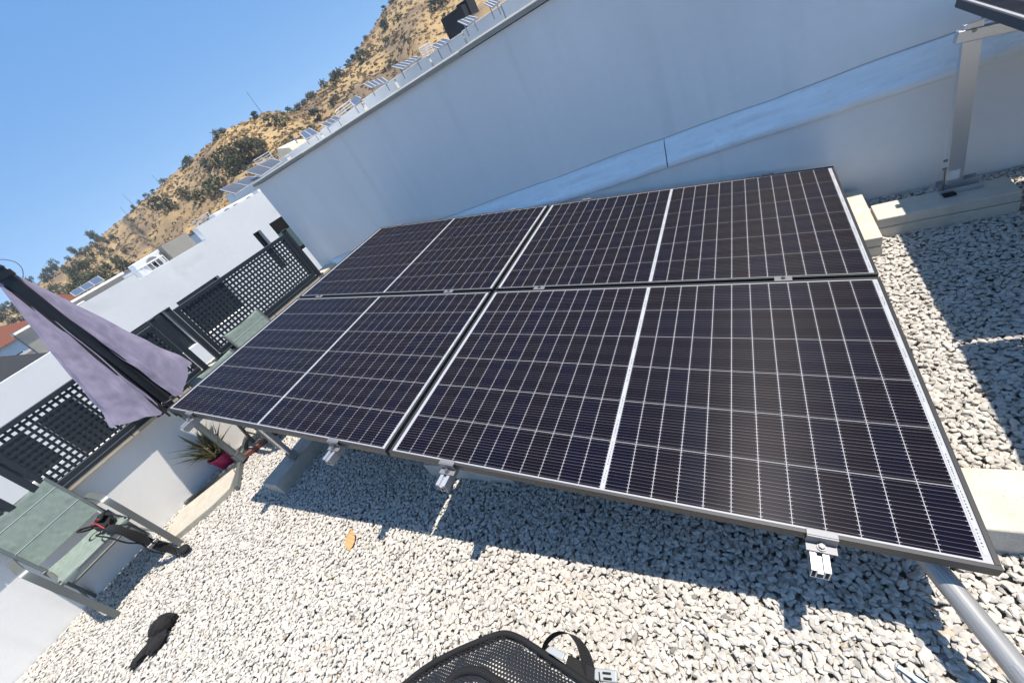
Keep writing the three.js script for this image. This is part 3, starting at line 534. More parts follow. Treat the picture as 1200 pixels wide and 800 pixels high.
// ---- black mesh backpack standing near the camera
{
  const BY = .45, t = thing('mesh_backpack', 'black backpack with a net pocket and grey buckle standing on the gravel', 'backpack', [2.46, 0, 2.86]);
  const L = (px, py, y = BY) => onY(px, py, y).sub(t.position);
  const O = [[440, 832], [475, 802], [498, 784], [522, 770], [555, 755], [590, 743], [607, 747], [630, 761], [652, 776], [672, 790], [700, 812], [722, 850]].map(p => L(...p));
  const rim = new THREE.CatmullRomCurve3(O);
  const back = L(590, 930, BY), N = 60;
  // outline ring (closed by the side towards the camera)
  const ring = []; for (let i = 0; i <= N; i++) ring.push(rim.getPoint(i / N)); for (let i = 1; i < 20; i++) { const a = ring[N], b = ring[0], s = i / 20; ring.push(a.clone().lerp(b, s).add(V3(.05, 0, .16).multiplyScalar(Math.sin(Math.PI * s)))); }
  const c0 = ring.reduce((a, p) => a.add(p), V3()).multiplyScalar(1 / ring.length);
  // body: sides down to the ground
  const pos = [], idx = [], K = 7, prof = [[1, -.006], [1.02, -.06], [1.04, -.16], [1.05, -.28], [1.02, -.40], [.96, -.445], [0, -.446]];
  for (let k = 0; k < K; k++) for (const p of ring) pos.push(c0.x + (p.x - c0.x) * prof[k][0], BY + prof[k][1], c0.z + (p.z - c0.z) * prof[k][0]);
  for (let k = 0; k < K - 1; k++) for (let i = 0; i < ring.length; i++) { const a = k * ring.length + i, b = k * ring.length + (i + 1) % ring.length; idx.push(a, b, a + ring.length, b, b + ring.length, a + ring.length); }
  const g = new THREE.BufferGeometry(); g.setAttribute('position', new THREE.Float32BufferAttribute(pos, 3)); g.setIndex(idx); g.computeVertexNormals(); part('body', uvm(g), M.blackSoft, t);
  const dome = (x, z) => { let dm = 9; for (const p of ring) dm = Math.min(dm, Math.hypot(p.x - x, p.z - z)); return BY + .07 * Math.sin(Math.PI / 2 * Math.min(1, dm / .14)) + .006 * perlin.noise(x * 14, z * 14, 2); };
  const inside = (x, z, pad) => { let c = false; for (let i = 0, j = ring.length - 1; i < ring.length; j = i++) { const a = ring[i], b = ring[j]; if ((a.z > z) !== (b.z > z) && x < (b.x - a.x) * (z - a.z) / (b.z - a.z) + a.x) c = !c; } if (!c) return false; for (const p of ring) if (Math.hypot(p.x - x, p.z - z) < pad) return false; return true; };
  // things packed below the net: a pale cloth
  const lp = [], li = []; const LN = 26;
  for (let k = 0; k <= LN; k++) for (let i = 0; i < ring.length; i++) { const s = k / LN, p = ring[i], x = c0.x + (p.x - c0.x) * s * .97, z = c0.z + (p.z - c0.z) * s * .97; lp.push(x, Math.min(dome(x, z) - .012, BY + .03) - .012 + .008 * perlin.noise(x * 20, z * 20, 8), z); }
  for (let k = 0; k < LN; k++) for (let i = 0; i < ring.length; i++) { const a = k * ring.length + i, b = k * ring.length + (i + 1) % ring.length; li.push(a, a + ring.length, b, b, a + ring.length, b + ring.length); }
  const lg = new THREE.BufferGeometry(); lg.setAttribute('position', new THREE.Float32BufferAttribute(lp, 3)); lg.setIndex(li); lg.computeVertexNormals(); part('lining', uvm(lg), std(lin(.5, .5, .49), .95, { side: THREE.DoubleSide }), t);
  // hexagonal net
  const hp = [], hx = .0092, rowz = hx * .86; let row = 0;
  for (let z = -.5; z < .5; z += rowz, row++) for (let x = -.6; x < .6; x += hx) {
    const cx = x + (row % 2) * hx / 2, cz = z; if (!inside(cx, cz, .012)) continue;
    const v = []; for (let k = 0; k < 6; k++) { const a = Math.PI / 3 * k + Math.PI / 6, R = hx / Math.sqrt(3); for (const q of [1.0, .57]) { const X = cx + Math.cos(a) * R * q, Z = cz + Math.sin(a) * R * q * (q < 1 ? .75 : 1); v.push(V3(X, dome(X, Z), Z)); } }
    for (let k = 0; k < 6; k++) { const a = v[k * 2], b = v[k * 2 + 1], c = v[(k * 2 + 2) % 12], d = v[(k * 2 + 3) % 12]; for (const p of [a, c, b, b, c, d]) hp.push(p.x, p.y, p.z); }
  }
  const ng = new THREE.BufferGeometry(); ng.setAttribute('position', new THREE.Float32BufferAttribute(hp, 3)); ng.computeVertexNormals();
  const net = part('net', ng, std(lin(.012, .012, .013), .8, { side: THREE.DoubleSide }), t); net.userData.kind = 'stuff';
  part('binding', tube(ring.slice(0, N + 1).map(p => p.clone().setY(BY + .004)),   .008, 120, 10), M.black, t);
  part('webbing', tube([L(515, 815, BY + .05), L(535, 790, BY + .055), L(560, 786, BY + .062), L(585, 800, BY + .07), L(610, 820, BY + .07)], .010, 30, 8), M.black, t);
  // strap loop: a flat band
  const band = [L(632, 772, BY - .01), L(638, 752, BY + .02), L(650, 741, BY + .035), L(664, 741, BY + .035), L(676, 755, BY + .02), L(683, 778, BY), L(690, 800, BY - .02)], bc = new THREE.CatmullRomCurve3(band), bp = [], bi = [], bu = [];
  const viewUp = V3(.25, .45, .35);
  for (let i = 0; i <= 40; i++) { const p = bc.getPoint(i / 40), tg = bc.getTangent(i / 40), s = viewUp.clone().cross(tg).normalize(); for (const q of [-.004, .045]) { const w = p.clone().addScaledVector(V3(.05, -.8, .1).normalize(), q).addScaledVector(s, q * .35); bp.push(w.x, w.y, w.z); bu.push(i / 40, q * 5); } }
  for (let i = 0; i < 40; i++) { const a = i * 2; bi.push(a, a + 1, a + 2, a + 1, a + 3, a + 2); }
  const bg = new THREE.BufferGeometry(); bg.setAttribute('position', new THREE.Float32BufferAttribute(bp, 3)); bg.setAttribute('uv', new THREE.Float32BufferAttribute(bu, 2)); bg.setIndex(bi); bg.computeVertexNormals(); part('strap_loop', bg, M.blackSoft, t);
  const bd = bar(L(643, 760, BY + .03), L(661, 770, BY + .03), .016, .006, .003); part('badge', bd, M.greyPlastic, t);
  part('strap', bar(L(664, 775, BY - .01), L(700, 793, BY - .02), .03, .008), M.black, t);
  const bk = part('buckle', bar(L(697, 790, BY - .015), L(724, 793, BY - .015), .024, .010, .004), M.greyPlastic, t);
  part('buckle_slot', merge([bar(L(706, 788, BY - .007), L(716, 789, BY - .007), .004, .003, .001), bar(L(707, 794.5, BY - .007), L(717, 795.5, BY - .007), .004, .003, .001), bar(L(702, 787, BY - .007), L(703, 797, BY - .007), .003, .003, .001)]), M.black, bk);
}
// ------------------------------------------------------------------ gravel
{
  const r = rng(2024), variants = [];
  for (let k = 0; k < 10; k++) {
    const pts = []; const n = 13 + Math.floor(r() * 7);
    for (let i = 0; i < n; i++) { const a = r() * 6.283, y = 2 * r() - 1, q = Math.sqrt(1 - y * y), j = .86 + .2 * r(); pts.push(V3(q * Math.cos(a) * j, y * j * .62, q * Math.sin(a) * j * (.62 + .2 * r()))); }
    // shave corners: round each corner by adding points cut back along its edges
    let g = new ConvexGeometry(pts); const p = g.attributes.position, cut = [];
    for (let i = 0; i < p.count; i += 3) for (let e = 0; e < 3; e++) { const a = V3().fromBufferAttribute(p, i + e), b = V3().fromBufferAttribute(p, i + (e + 1) % 3); cut.push(a.clone().lerp(b, .22), a.clone().lerp(b, .78)); }
    g = new ConvexGeometry(cut); g = toCreasedNormals(g, .62); g.setAttribute('uv', new THREE.BufferAttribute(new Float32Array(g.attributes.position.count * 2).map((_, i) => { const v = Math.floor(i / 2), P = g.attributes.position; return i % 2 ? P.getZ(v) * .5 + P.getY(v) * .3 : P.getX(v) * .5; }), 2));
    variants.push(g);
  }
  const tones = []; for (let i = 0; i < 14; i++) { const q = .45 + .19 * r(), w = r(); tones.push(lin(q * (1 + .02 * w), q * (.985 - .005 * w), q * (.965 - .04 * w))); } tones.push(lin(.30, .29, .27), lin(.24, .235, .225), lin(.52, .45, .36));
  const mat = std(lin(1, 1, 1), .92, { map: rep(concCol, .8) });
  const big = [], rest = variants.map(() => []);
  const dummy = new THREE.Object3D(), pitch = .0157;
  for (let layer = 0; layer < 2; layer++) for (let x = WX + .01; x < 5.2; x += pitch) for (let z = WZ + .01; z < 4.6; z += pitch) {
    if (layer && r() < .15) { r(); continue; }
    const X = x + (r() - .5) * pitch * 1.3, Z = z + (r() - .5) * pitch * 1.3, s = (.0110 + .0078 * r() * r()) * (r() < .06 ? 1.25 : 1);
    if (X < WX + .012 || Z < WZ + .012) continue;
    const far = X > 4.5 || Z > 4.2; if (far && r() < .3) continue;
    dummy.position.set(X, layer ? .000 + r() * .005 : -.012 + r() * .006, Z); dummy.rotation.set((r() - .5) * .55, r() * 6.283, (r() - .5) * .55); dummy.scale.set(s * (.95 + .35 * r()), s * (.85 + .3 * r()), s * (.9 + .2 * r())); dummy.updateMatrix();
    const q = project(dummy.position), v = Math.floor(r() * 10), tone = tones[Math.floor(r() * tones.length * (r() < .12 ? 1 : .82))];
    const item = { m: dummy.matrix.clone(), v, tone, d: 0 };
    if (layer && q && q[0] > 4 && q[0] < 1196 && q[1] > 4 && q[1] < 796 && !(X > -.1 && X < 3.62 && Z < 2.32) && !(X > 2.1 && X < 2.9 && Z > 2.6)) item.d = s / q[2];
    (layer && item.d ? big : rest[v]).push(item);
  }
  big.sort((a, b) => b.d - a.d);
  const matFor = new Map();
  for (const it of big.slice(0, 300)) {
    const key = it.tone.getHex(); if (!matFor.has(key)) { const c = mat.clone(); c.color.copy(it.tone); matFor.set(key, c); }
    const m = part('stone', variants[it.v], matFor.get(key), floor); it.m.decompose(m.position, m.quaternion, m.scale);
  }
  for (const it of big.slice(300)) rest[it.v].push(it);
  const gr = new THREE.Group(); gr.name = 'gravel'; tag(gr, 'pale limestone gravel covering the roof terrace', 'gravel', null, 'stuff'); scene.add(gr);
  rest.forEach((list, v) => { const im = new THREE.InstancedMesh(variants[v], mat, list.length); im.name = 'stones'; im.userData.kind = 'stuff'; list.forEach((it, i) => { im.setMatrixAt(i, it.m); im.setColorAt(i, it.tone); }); im.castShadow = im.receiveShadow = true; gr.add(im); });
  console.log('stones', rest.reduce((a, l) => a + l.length, 0), 'big', big.length);
}

// ================================================================== THE TOWN AND THE HILL BEHIND
function railing(parent, a, b, h, n, mat = M.whitePaint, bars = 3) {
  const A = a.clone(), B = b.clone();
  for (let i = 0; i <= n; i++) { const p = A.clone().lerp(B, i / n); part('railing_post', rod(p, p.clone().add(V3(0, h, 0)), .018, .018, 6), mat, parent); }
  for (let k = 1; k <= bars; k++) part('railing_bar', rod(A.clone().add(V3(0, h * k / bars, 0)), B.clone().add(V3(0, h * k / bars, 0)),   .02, .02, 6), mat, parent);
}
// facade across the street, with real window openings
{
  const FX = -12, t = thing('white_townhouse', 'white rendered townhouse with stepped parapet and dark recessed windows across the street', 'building', [FX, -7.4, -3]);
  const top = [[-16, 1.92], [-4.55, 1.92], [-4.55, 1.50], [-2.26, 1.50], [-2.26, 1.67], [.2, 1.67], [.2, 1.12], [9, 1.12]], q = (z, y) => [-(z + 3), y + 7.4];
  const s = new THREE.Shape(); s.moveTo(...q(-16, -7.4)); for (const [z, y] of top) s.lineTo(...q(z, y)); s.lineTo(...q(9, -7.4)); s.closePath();
  const wins = [[-6.25, -5.91, -.55, .91], [-7.9, -6.67, -.45, .905], [-3.99, -2.46, -.77, .467], [-2.06, -.75, -.77, .50], [.92, 1.72, -1.3, .05], [2.04, 2.75, -1.0, .02], [3.3, 4.6, -1.2, .05], [-9.9, -8.6, -.5, .9]];
  for (const [z0, z1, y0, y1] of wins) { const h = new THREE.Path(); h.moveTo(...q(z0, y0)); h.lineTo(...q(z1, y0)); h.lineTo(...q(z1, y1)); h.lineTo(...q(z0, y1)); h.closePath(); s.holes.push(h); }
  const g = new THREE.ExtrudeGeometry(s, { depth: .3, bevelEnabled: false }); g.rotateY(Math.PI / 2); g.translate(-.3, 0, 0); part('facade', uvm(g), M.wallFar, t);
  for (const [z0, z1, y0, y1] of wins) {
    const f = part('window', merge([box(-.26, -.20, y0 + 7.4, y0 + 7.45, z0 + 3, z1 + 3), box(-.26, -.20, y1 + 7.35, y1 + 7.4, z0 + 3, z1 + 3), box(-.26, -.20, y0 + 7.45, y1 + 7.35, z0 + 3, z0 + 3.05), box(-.26, -.20, y0 + 7.45, y1 + 7.35, z1 + 2.95, z1 + 3)]), M.anthracite, t);
    part('pane', box(-.25, -.235, y0 + 7.45, y1 + 7.35, z0 + 3.05, z1 + 2.95), M.darkGlass, f);
  }
  part('glass_balustrade', box(-.05, -.035, 7.4 - .3, 7.4 + .46, -7.85 + 3, -6.7 + 3), M.greenGlass, t);
  part('rear_block', uvm(box(-9, -.301, 0, 8.1, -13, 2.9)), M.wallFar, t);
  part('rear_block', uvm(box(-7, -.302, 0, 8.3, 3.2, 12)), M.wallFar, t);
  const rs = new THREE.Shape([[.31, 8.49], [.31, 8.53], [6.3, 9.06], [6.3, 8.9]].map(p => new THREE.Vector2(...p)));
  part('pitched_roof', uvm(new THREE.ExtrudeGeometry(rs, { depth: 8.6, bevelEnabled: false }).rotateY(Math.PI).translate(0, 0, 12)), M.darkRoof, t);
  // on the roof
  part('stair_box', uvm(box(-2.8, -.9, 8.101, 9.36, -1.62, -.73)), M.beige, t);
  part('white_chimney', uvm(box(-2.2, -1.5, 8.101, 9.45, -5.6, -5.2)), M.wallFar, t);
  const rp = new THREE.Group(); rp.name = 'roof_railing'; t.add(rp); railing(rp, V3(-1, 8.4, -.6), V3(-1, 8.4, .25), .72, 6); 
  const rp2 = new THREE.Group(); rp2.name = 'roof_railing'; t.add(rp2); railing(rp2, V3(-.7, 8.65, 1.9), V3(-.7, 8.65, 2.9), .45, 6);
  part('long_parapet', uvm(box(-4.6, -4.3, 8.101, 9.25, -.4, 2.9)), M.greyRoof, t);
  part('long_parapet', uvm(box(-4.7, -4.2, 9.252, 9.32, -.5, 2.9)), M.wallFar, t);
}
function airUnit(p, turn, label, sc = 1) {
  const t = thing('air_conditioner', label, 'air conditioner', [p.x, p.y, p.z], 'air conditioners on the townhouse roof');
  part('case', rbox(-.17, .17, 0, .62, -.42, .42, .02), M.whitePaint, t); part('fan_grille', new THREE.CylinderGeometry(.24, .24, .02, 24).rotateZ(Math.PI / 2).translate(.176, .32, -.1), M.greyRoof, t);
  part('fan_hub', new THREE.CylinderGeometry(.06, .06, .03, 12).rotateZ(Math.PI / 2).translate(.182, .32, -.1), M.darkRoof, t); t.rotation.y = turn; t.scale.setScalar(sc); return t;
}
{ const S = 'white air conditioner on the townhouse roof behind the parapet';
  for (const [px, py, x] of [[176, 313, -13.2], [190, 304, -13.4], [268, 241, -13.6], [283, 232, -13.8], [259, 248, -13.4]]) { const p = onX(px, py, x); p.y = Math.min(p.y, 1.75) - .32; airUnit(p, .1, S); } }

// a slope of photovoltaic or thermal panels on a far roof: corners from the photograph at the roof's distance
M.frameFar = std(lin(.5, .5, .5), .5, { metalness: .3 });
function farArray(c, r0, r1, n, label, mat, white = true) {
  const [A, B] = [atR(c[0], c[1], r1), atR(c[2], c[3], r1)], [D, C] = [atR(c[6], c[7], r0), atR(c[4], c[5], r0)];
  const base = A.clone().add(B).add(C).add(D).multiplyScalar(.25), t = thing('roof_solar_array', label, 'solar array', [base.x, Math.min(C.y, D.y) - .3, base.z], 'solar arrays on the roofs behind'), o = t.position;
  const P = (u, v) => A.clone().lerp(B, u).lerp(D.clone().lerp(C, u), v).sub(o);
  for (let i = 0; i < n; i++) {
    const g = new THREE.BufferGeometry(), q = [P((i + .04) / n, .04), P((i + .96) / n, .04), P((i + .96) / n, .96), P((i + .04) / n, .96)], pos = [];
    const nn = q[1].clone().sub(q[0]).cross(q[3].clone().sub(q[0])).normalize(); if (nn.y < 0) nn.negate(); nn.multiplyScalar(.03);
    const lo = q.map(p => p.clone().sub(nn)); const F = (a, b, cc, d) => { for (const p of [a, b, cc, a, cc, d]) pos.push(p.x, p.y, p.z); };
    F(...q); F(...lo); for (let k = 0; k < 4; k++) F(q[k], q[(k + 1) % 4], lo[(k + 1) % 4], lo[k]);
    g.setAttribute('position', new THREE.Float32BufferAttribute(pos, 3)); g.computeVertexNormals(); part('panel', g, mat, t);
  }
  const W = .035; for (let i = 0; i <= n; i++) part('frame_bar', bar(P(i / n, 0), P(i / n, 1), W, .04), M.frameFar, t); part('frame_bar', bar(P(0, 0), P(1, 0), W, .04), M.frameFar, t); part('frame_bar', bar(P(0, 1), P(1, 1), W * 1.3, .05), M.frameFar, t);
  for (const u of [.08, .92]) { const p = P(u, .5); part('support', rod(p, V3(p.x, p.y - .45, p.z), .02, .02, 6), M.galv, t); }
  return t;
}
// terrace row beyond the long wall
const ROWZ = -17;
function rowHouse(pa, pb, label, dy = 0, cat = 'house') {
  const A = onZ(...pa, ROWZ), B = onZ(...pb, ROWZ), x0 = Math.min(A.x, B.x), x1 = Math.max(A.x, B.x), y = (A.y + B.y) / 2 + dy;
  const t = thing('terrace_house', label, cat, [(x0 + x1) / 2, -7.4, ROWZ], 'white terrace houses beyond the long wall'), h = (x1 - x0) / 2;
  part('walls', uvm(box(-h + .02, h - .02, 0, y + 7.4 - .55, -7, 0)), M.wallFar, t);
  part('parapet', uvm(box(-h, h, y + 7.4 - .549, y + 7.4, -.2, .03)), M.wallFar, t); part('parapet_cap', uvm(rbox(-h - .03, h + .03, y + 7.401, y + 7.45, -.24, .07, .01)), M.whitePaint, t);
  part('side_parapet', uvm(box(-h, -h + .2, y + 7.4 - .549, y + 7.395, -6.9, -.201)), M.wallFar, t); part('side_parapet', uvm(box(h - .2, h, y + 7.4 - .549, y + 7.395, -6.9, -.201)), M.wallFar, t);
  for (let k = 0; k < 2; k++) { const z = -h + h * (.5 + k), f = part('window', box(z - .5, z + .5, y + 5, y + 6.2, .001, .04), M.whitePaint, t); part('pane', box(z - .44, z + .44, y + 5.06, y + 6.14, .041, .05), M.darkGlass, f); }
  return { t, y, x0, x1 };
}
rowHouse([588, 6], [640, -30], 'white terrace house beyond the long wall, with stepped roof by the cloudless hilltop');
const hNavy = rowHouse([543, 38], [587, 7], 'white terrace house beyond the long wall, with the dark screen on its roof');
const hRail = rowHouse([503, 64], [542, 41], 'white terrace house beyond the long wall, with a thin railing at its end');
rowHouse([463, 91], [502, 67], 'white terrace house beyond the long wall, with a wide row of panels above');
rowHouse([425, 116], [462, 95], 'white terrace house beyond the long wall, with slanted panels above its parapet');
const hRail2 = rowHouse([376, 153], [424, 122], 'white terrace house beyond the long wall, with a white bar railing');
rowHouse([338, 180], [375, 157], 'white terrace house beyond the long wall, with a single water-heating panel');
const hEnd = rowHouse([262, 228], [337, 186], 'white end terrace house beyond the long wall, under two pairs of grey panels');
farArray([257, 222, 290, 207, 305, 208, 276, 227], 31, 34, 2, 'pair of grey panels in white frames at the end of the terrace row', M.pvFar);
farArray([287, 201, 317, 186, 330, 189, 306, 206], 29, 32, 2, 'pair of grey panels in white frames set above the end pair', M.pvFar);
farArray([351, 156, 362, 150, 373, 156, 358, 163], 25, 27, 2, 'small striped water-heating panel beside the beige gable', M.pvBlue);
farArray([410, 119, 417.5, 112.5, 423, 115, 416, 124], 22, 24, 1, 'small steep panel beside the white bar railing', M.pvBlue);
farArray([426, 98, 448, 91, 455, 96, 436, 103], 21, 23.5, 4, 'slanted roof panels in four strips below the golden slope', M.pvFar);
farArray([459, 78, 485, 66.7, 493, 67.5, 473, 81], 20, 22.5, 5, 'slanted roof panels in five strips below the golden slope', M.pvFar);
farArray([536.7, 25, 550, 19, 560, 21, 548, 30], 18.6, 20.6, 3, 'slanted roof panels beside the dark screen', M.pvFar);
farArray([567.5, 4, 577, -1, 586, 1, 577.5, 9], 18.2, 20, 3, 'slanted roof panels at the top of the white terrace row', M.pvFar);
farArray([81.5, 343, 114, 323.5, 122, 328, 88, 347], 33, 35, 3, 'row of blue solar panels on a low roof below the pine wood', M.pvBlue);
farArray([376, 146, 392, 136, 399, 138, 385, 149], 23.5, 26, 3, 'low dark roof panels between the water-heating panel and the bar railing', M.pvFar);
farArray([506, 54, 520, 45, 527, 47, 515, 57], 19.4, 21.6, 3, 'low dark roof panels between the thin railing and the dark screen', M.pvFar);
{ const p = onZ(534, 33, -18.5), t = thing('dark_screen', 'dark navy screen box standing on a terrace house roof', 'screen', [p.x, p.y - .75, p.z]);
  part('panel', rbox(-.55, .7, 0, 1.35, -.5, .0, .02), M.navyBox, t); part('panel', rbox(.2, .78, .9, 1.5, -1.4, -.51, .02), M.navyBox, t); }
function roofRail(px0, px1, z, h, n, label, bars = 4) { const A = onZ(...px0, z), B = onZ(...px1, z), t = thing('roof_railing', label, 'railing', [A.x, A.y, A.z], 'white railings on the roofs behind'); railing(t, V3(0, 0, 0), B.sub(A), h, n, M.whitePaint, bars); }
roofRail([304, 197], [322, 187], ROWZ - .4, .55, 2, 'white bar railing between the grey panels and the beige gable');
roofRail([399, 141], [417, 128], ROWZ - .4, .5, 2, 'white bar railing on the terrace row next to the small steep panel');
roofRail([496, 67], [508, 60], ROWZ - .4, .38, 2, 'thin white railing on the terrace row below the ochre slope');
roofRail([92, 358], [106, 350], -13.3, .5, 5, 'white railing on the townhouse roof next to the closed parasol');
roofRail([232, 268], [250, 257], -10.8, .42, 3, 'white bar railing on the townhouse roof beyond the beige stair box');
{ // beige gable
  const A = onZ(326, 184, ROWZ - 1), t = thing('gable_roof', 'small beige gabled roof between two roof railings', 'roof', [A.x, A.y - .3, A.z]);
  const s = new THREE.Shape([[-.2, 0], [.45, .7], [1.5, .4], [1.7, 0]].map(p => new THREE.Vector2(...p))); part('gable', new THREE.ExtrudeGeometry(s, { depth: 1.6, bevelEnabled: true, bevelSize: .03, bevelThickness: .03, bevelSegments: 1 }).translate(0, 0, -1.6), std(lin(.66, .60, .48), .9, { map: rep(concCol, .6) }), t);
  part('vent_pipe', rod([1.5, .4, -.8], [1.5, .85, -.8], .05), M.galv, t);
}
// houses further off
function farHouse(px, py, r, w, d, h, roof, label) {
  const p = atR(px, py, r), t = thing('far_house', label, 'house', [p.x, p.y - h - r * .012, p.z], 'houses below the hill');
  part('walls', uvm(box(-w / 2, w / 2, -8, h, -d / 2, d / 2)), M.wallFar, t);
  if (roof === 'tile') { const g = new THREE.ConeGeometry(1, 1, 4); g.rotateY(Math.PI / 4); g.scale(w * .78, 1.3, d * .78); g.translate(0, h + .66, 0); part('roof', uvm(g.toNonIndexed()), M.tile, t); }
  else { part('roof', box(-w / 2 - .08, w / 2 + .08, h + .001, h + .12, -d / 2 - .08, d / 2 + .08), roof === 'grey' ? M.greyRoof : M.whitePaint, t); }
  for (let k = 0; k < 2; k++) { const z = -d / 2 + d * (.3 + .4 * k), f = part('window', box(w / 2 + .001, w / 2 + .05, h - 1.9, h - .7, z - .45, z + .45), M.whitePaint, t); part('pane', box(w / 2 + .051, w / 2 + .06, h - 1.83, h - .77, z - .38, z + .38), M.darkGlass, f); }
  t.rotation.y = (px % 7 - 3) * .06; return t;
}
farHouse(4, 394, 46, 5, 5, 4, 'tile', 'white house with a red tiled roof beside the dark flat roof');
farHouse(30, 404, 30, 8, 5, 3, 'grey', 'white house with a grey flat roof beyond the dark flat roof');
farHouse(72, 352, 52, 2.4, 2.4, 4, 'tile', 'small white house with a red tiled roof below the pine wood');
farHouse(130, 322, 62, 5, 5, 4, 'white', 'white flat-roofed house at the foot of the pine wood');
farHouse(150, 308, 44, 7, 4, 4, 'grey', 'white house with a long grey roof behind the townhouse parapet');
farHouse(195, 284, 66, 5, 4, 4, 'white', 'white flat-roofed house at the foot of the brown slope');
farHouse(208, 279, 72, 2.2, 2.2, 4, 'tile', 'small house with a red tiled roof at the foot of the brown slope');
farHouse(262, 243, 50, 6, 4, 4, 'white', 'white flat-roofed house between the hill and the stair box');
farHouse(240, 257, 46, 5, 4, 4, 'grey', 'white house with a grey roof close behind the stair box');
farHouse(100, 342, 38, 9, 4, 4, 'white', 'long white flat-roofed house under the blue solar panels');

// ---- plants on the hill
function leafCloud(n, rx, ry, rz, size, seed, clumps = 7) {
  const r = rng(seed), pos = [], cs = [];
  for (let i = 0; i < clumps; i++) { const a = r() * 6.283, y = r() * 1.5 - .6, q = Math.sqrt(Math.max(0, 1 - Math.min(1, y * y))) * (.3 + .5 * r()); cs.push([q * Math.cos(a), y * .8, q * Math.sin(a), .32 + .32 * r()]); }
  for (let i = 0; i < n; i++) {
    const c = cs[i % clumps], a = r() * 6.283, y = 2 * r() - 1, q = Math.sqrt(1 - y * y), d = Math.pow(r(), .4) * c[3], p = V3((c[0] + q * Math.cos(a) * d) * rx, (c[1] + y * d) * ry, (c[2] + q * Math.sin(a) * d) * rz);
    const u = V3(r() - .5, r() - .5, r() - .5).normalize(), v = u.clone().cross(V3(r() - .5, r() - .5, r() - .5)).normalize(), s = size * (.6 + .8 * r());
    for (const [x, z] of [[-.7, -.5], [.7, -.4], [.1, .9]]) { const w = p.clone().addScaledVector(u, x * s).addScaledVector(v, z * s); pos.push(w.x, w.y, w.z); }
  }
  const g = new THREE.BufferGeometry(); g.setAttribute('position', new THREE.Float32BufferAttribute(pos, 3)); g.computeVertexNormals(); return g;
}
const leafMats = [[.095, .098, .045], [.072, .082, .038], [.14, .125, .06], [.06, .072, .04]].map(c => new THREE.MeshStandardMaterial({ color: lin(...c), roughness: 1, side: THREE.DoubleSide }));
const onHill = (px, py) => { const d = ray(px, py), a = Math.atan2(-d.z, -d.x) * 180 / Math.PI, el = Math.atan2(d.y, Math.hypot(d.x, d.z)); const R = ridgeR(a); for (let r = RSTART; r < R * 1.02; r += 1) if (hillY(a, r) - CAM.y >= Math.tan(el) * r) return { p: hillP(a, r), r, a }; return null; };
const shrubGeo = [0, 1, 2, 3].map(k => leafCloud(190, 1, .8, 1, .17, 300 + k)), pineGeo = [0, 1, 2].map(k => leafCloud(300, 1, 1.25, 1, .17, 400 + k, 9));
function shrub(p, s, k, label, cat = 'shrub', name = 'hillside_shrub', group = 'shrubs on the dry hillside') {
  const t = thing(name, label, cat, [p.x, p.y, p.z], group), c = part('crown', shrubGeo[k % 4], leafMats[(k * 7 + 1) % 4], t); c.position.y = s * .55; c.scale.setScalar(s); c.rotation.y = k;
  part('stem', rod([0, -s * .3, 0], [0, s * .4, 0], s * .08, s * .05, 5), M.bark, t);
}
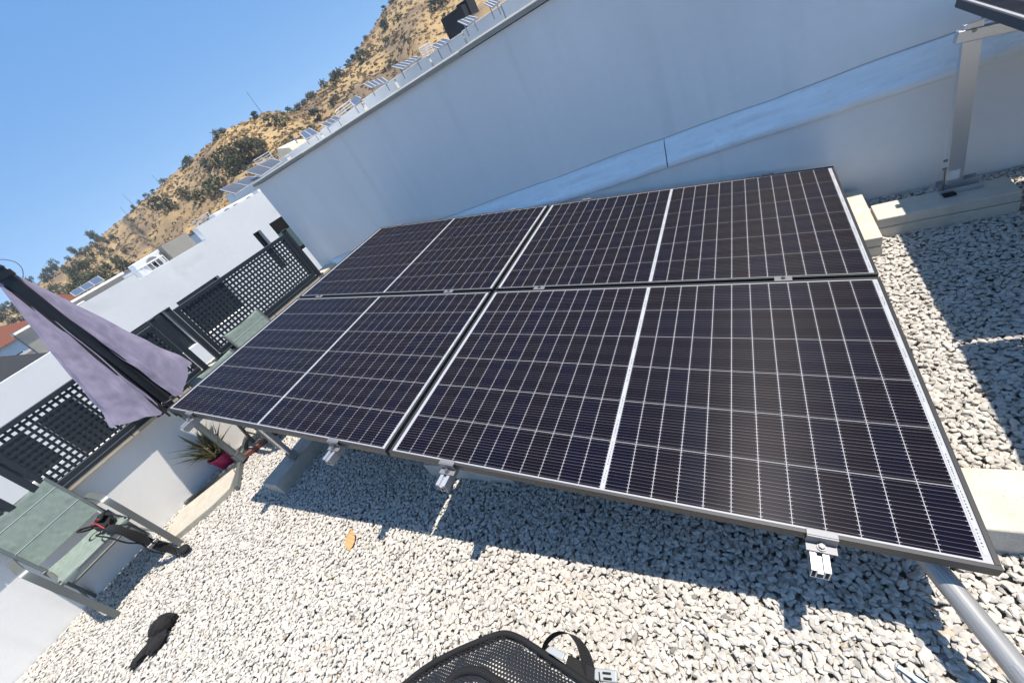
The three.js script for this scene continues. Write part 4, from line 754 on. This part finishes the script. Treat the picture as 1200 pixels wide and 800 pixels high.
{
  const r = rng(616), S = 'round dark green shrub on the dry golden hillside'; let n = 0;
  const fixed = [[322, 146, 3.0], [333, 147, 3.4], [375, 142, 4.2], [520, 8, 4.5], [510, 12, 3], [468, 24, 2], [452, 35, 2.6], [430, 68, 2.8], [424, 75, 2.4], [200, 246, 4], [190, 243, 3.4], [240, 235, 4.2], [255, 226, 4.5], [262, 222, 5], [230, 240, 3], [217, 232, 3.2], [265, 190, 4.4], [258, 197, 4], [246, 199, 3.4], [150, 240, 3], [178, 222, 2.2], [455, 52, 2.2], [474, 50, 2], [440, 20, 2.4], [400, 90, 2.6], [395, 100, 2.4], [352, 128, 2]];
  for (const [px, py, s] of fixed) { const h = onHill(px, py); if (h) { shrub(h.p, s * h.r / 230, n++, S); } }
  while (n < 140) { const a = 16 + r() * 46, R = ridgeR(a), rr = RSTART + 25 + (R - RSTART - 18) * Math.sqrt(r()), p = hillP(a, rr), m = fbm(p.x * .05, p.z * .05, 51, 3); if (m < -.06 + r() * .1) continue; shrub(p, (.55 + 1.2 * r() * r()) * (rr > R * .9 ? .9 : 1), n++, S); }
  // ridge-line shrubs
  for (let k = 0; k < 34; k++) { const a = 23 + r() * 36, p = hillP(a, ridgeR(a) * .985); shrub(p, .9 + 1.2 * r(), n++, 'small shrub standing on the ridge line against the sky', 'shrub', 'ridge_shrub', 'shrubs along the ridge'); }
  // big leafy trees at the foot of the ridge
  for (const [px, py, s, k] of [[290, 193, 5.4, 2], [302, 185, 5.0, 2], [280, 204, 3.8, 1], [312, 181, 3.4, 2]]) {
    const h = onHill(px, py), t = thing('leafy_tree', 'broad olive green tree rising behind the pairs of grey roof panels', 'tree', [h.p.x, h.p.y, h.p.z], 'leafy trees behind the grey panels'), q = s * h.r / 190;
    const c = part('crown', leafCloud(900, 1, .85, 1, .11, 800 + px, 14), leafMats[k], t); c.scale.setScalar(q); c.position.y = q * .7; part('trunk', rod([0, -q * .3, 0], [q * .05, q * .5, 0], q * .07, q * .04, 7), M.bark, t);
  }
  // pine wood
  let m = 0; for (let i = 0; i < 1500 && m < 100; i++) {
    const a = 9 + r() * 11, R = ridgeR(a), rr = 150 + (R - 149) * r(), p = hillP(a, rr); const q = project(p); if (!q || q[0] < -20) continue;
    const s = 1.5 + .9 * r(), t = thing('pine_tree', 'dark pine in the open wood on the hill shoulder', 'tree', [p.x, p.y - .1, p.z], 'pines on the hill shoulder');
    const c = part('crown', pineGeo[m % 3], leafMats[[1, 0, 0][m % 3]], t); c.scale.setScalar(s); c.position.y = s * 1.35; c.rotation.y = m; part('trunk', rod([0, -.5, 0], [0, s * 1.1, 0], s * .09, s * .05, 5), M.bark, t); m++;
  }
  // poles on the ridge
  for (const [a, h] of [[39.2, 7.5], [26.6, 5], [23.4, 7], [22.4, 4]]) { const p = hillP(a, ridgeR(a) * .99), t = thing('utility_pole', 'thin grey pole standing on the ridge against the sky', 'pole', [p.x, p.y, p.z], 'poles on the ridge'); part('shaft', rod([0, -.5, 0], [0, h, 0], .13, .07, 6), M.galv, t); part('cross_arm', bar([-.5, h * .93, 0], [.5, h * .93, 0], .09, .09), M.galv, t); }
  // dry grass tussocks
  const tuft = leafCloud(26, 1, .7, 1, .42, 990, 4), N = 4500, mat = new THREE.MeshStandardMaterial({ color: 0xffffff, roughness: 1, side: THREE.DoubleSide }), im = new THREE.InstancedMesh(tuft, mat, N), o = new THREE.Object3D(), cols = [lin(.50, .36, .17), lin(.38, .27, .135), lin(.24, .18, .10), lin(.19, .155, .08), lin(.54, .41, .22)];
  for (let i = 0; i < N; i++) { const a = 10 + r() * 54, R = ridgeR(a), rr = RSTART + 10 + (R - RSTART - 8) * Math.sqrt(r()), p = hillP(a, rr), s = .35 + .6 * r(), n1 = fbm(p.x * .03, p.z * .03, 21, 4); o.position.set(p.x, p.y + s * .1, p.z); o.rotation.y = r() * 6; o.scale.set(s, s * .8, s); o.updateMatrix(); im.setMatrixAt(i, o.matrix); im.setColorAt(i, cols[Math.max(0, Math.min(4, Math.floor((n1 > .05 ? 0 : n1 < -.1 ? 2 : 1) + r() * 2)))]); }
  im.name = 'dry_grass'; tag(im, 'dry golden grass tussocks covering the hillside', 'grass', null, 'stuff'); im.castShadow = im.receiveShadow = true; scene.add(im);
}
renderer.render(scene, camera);
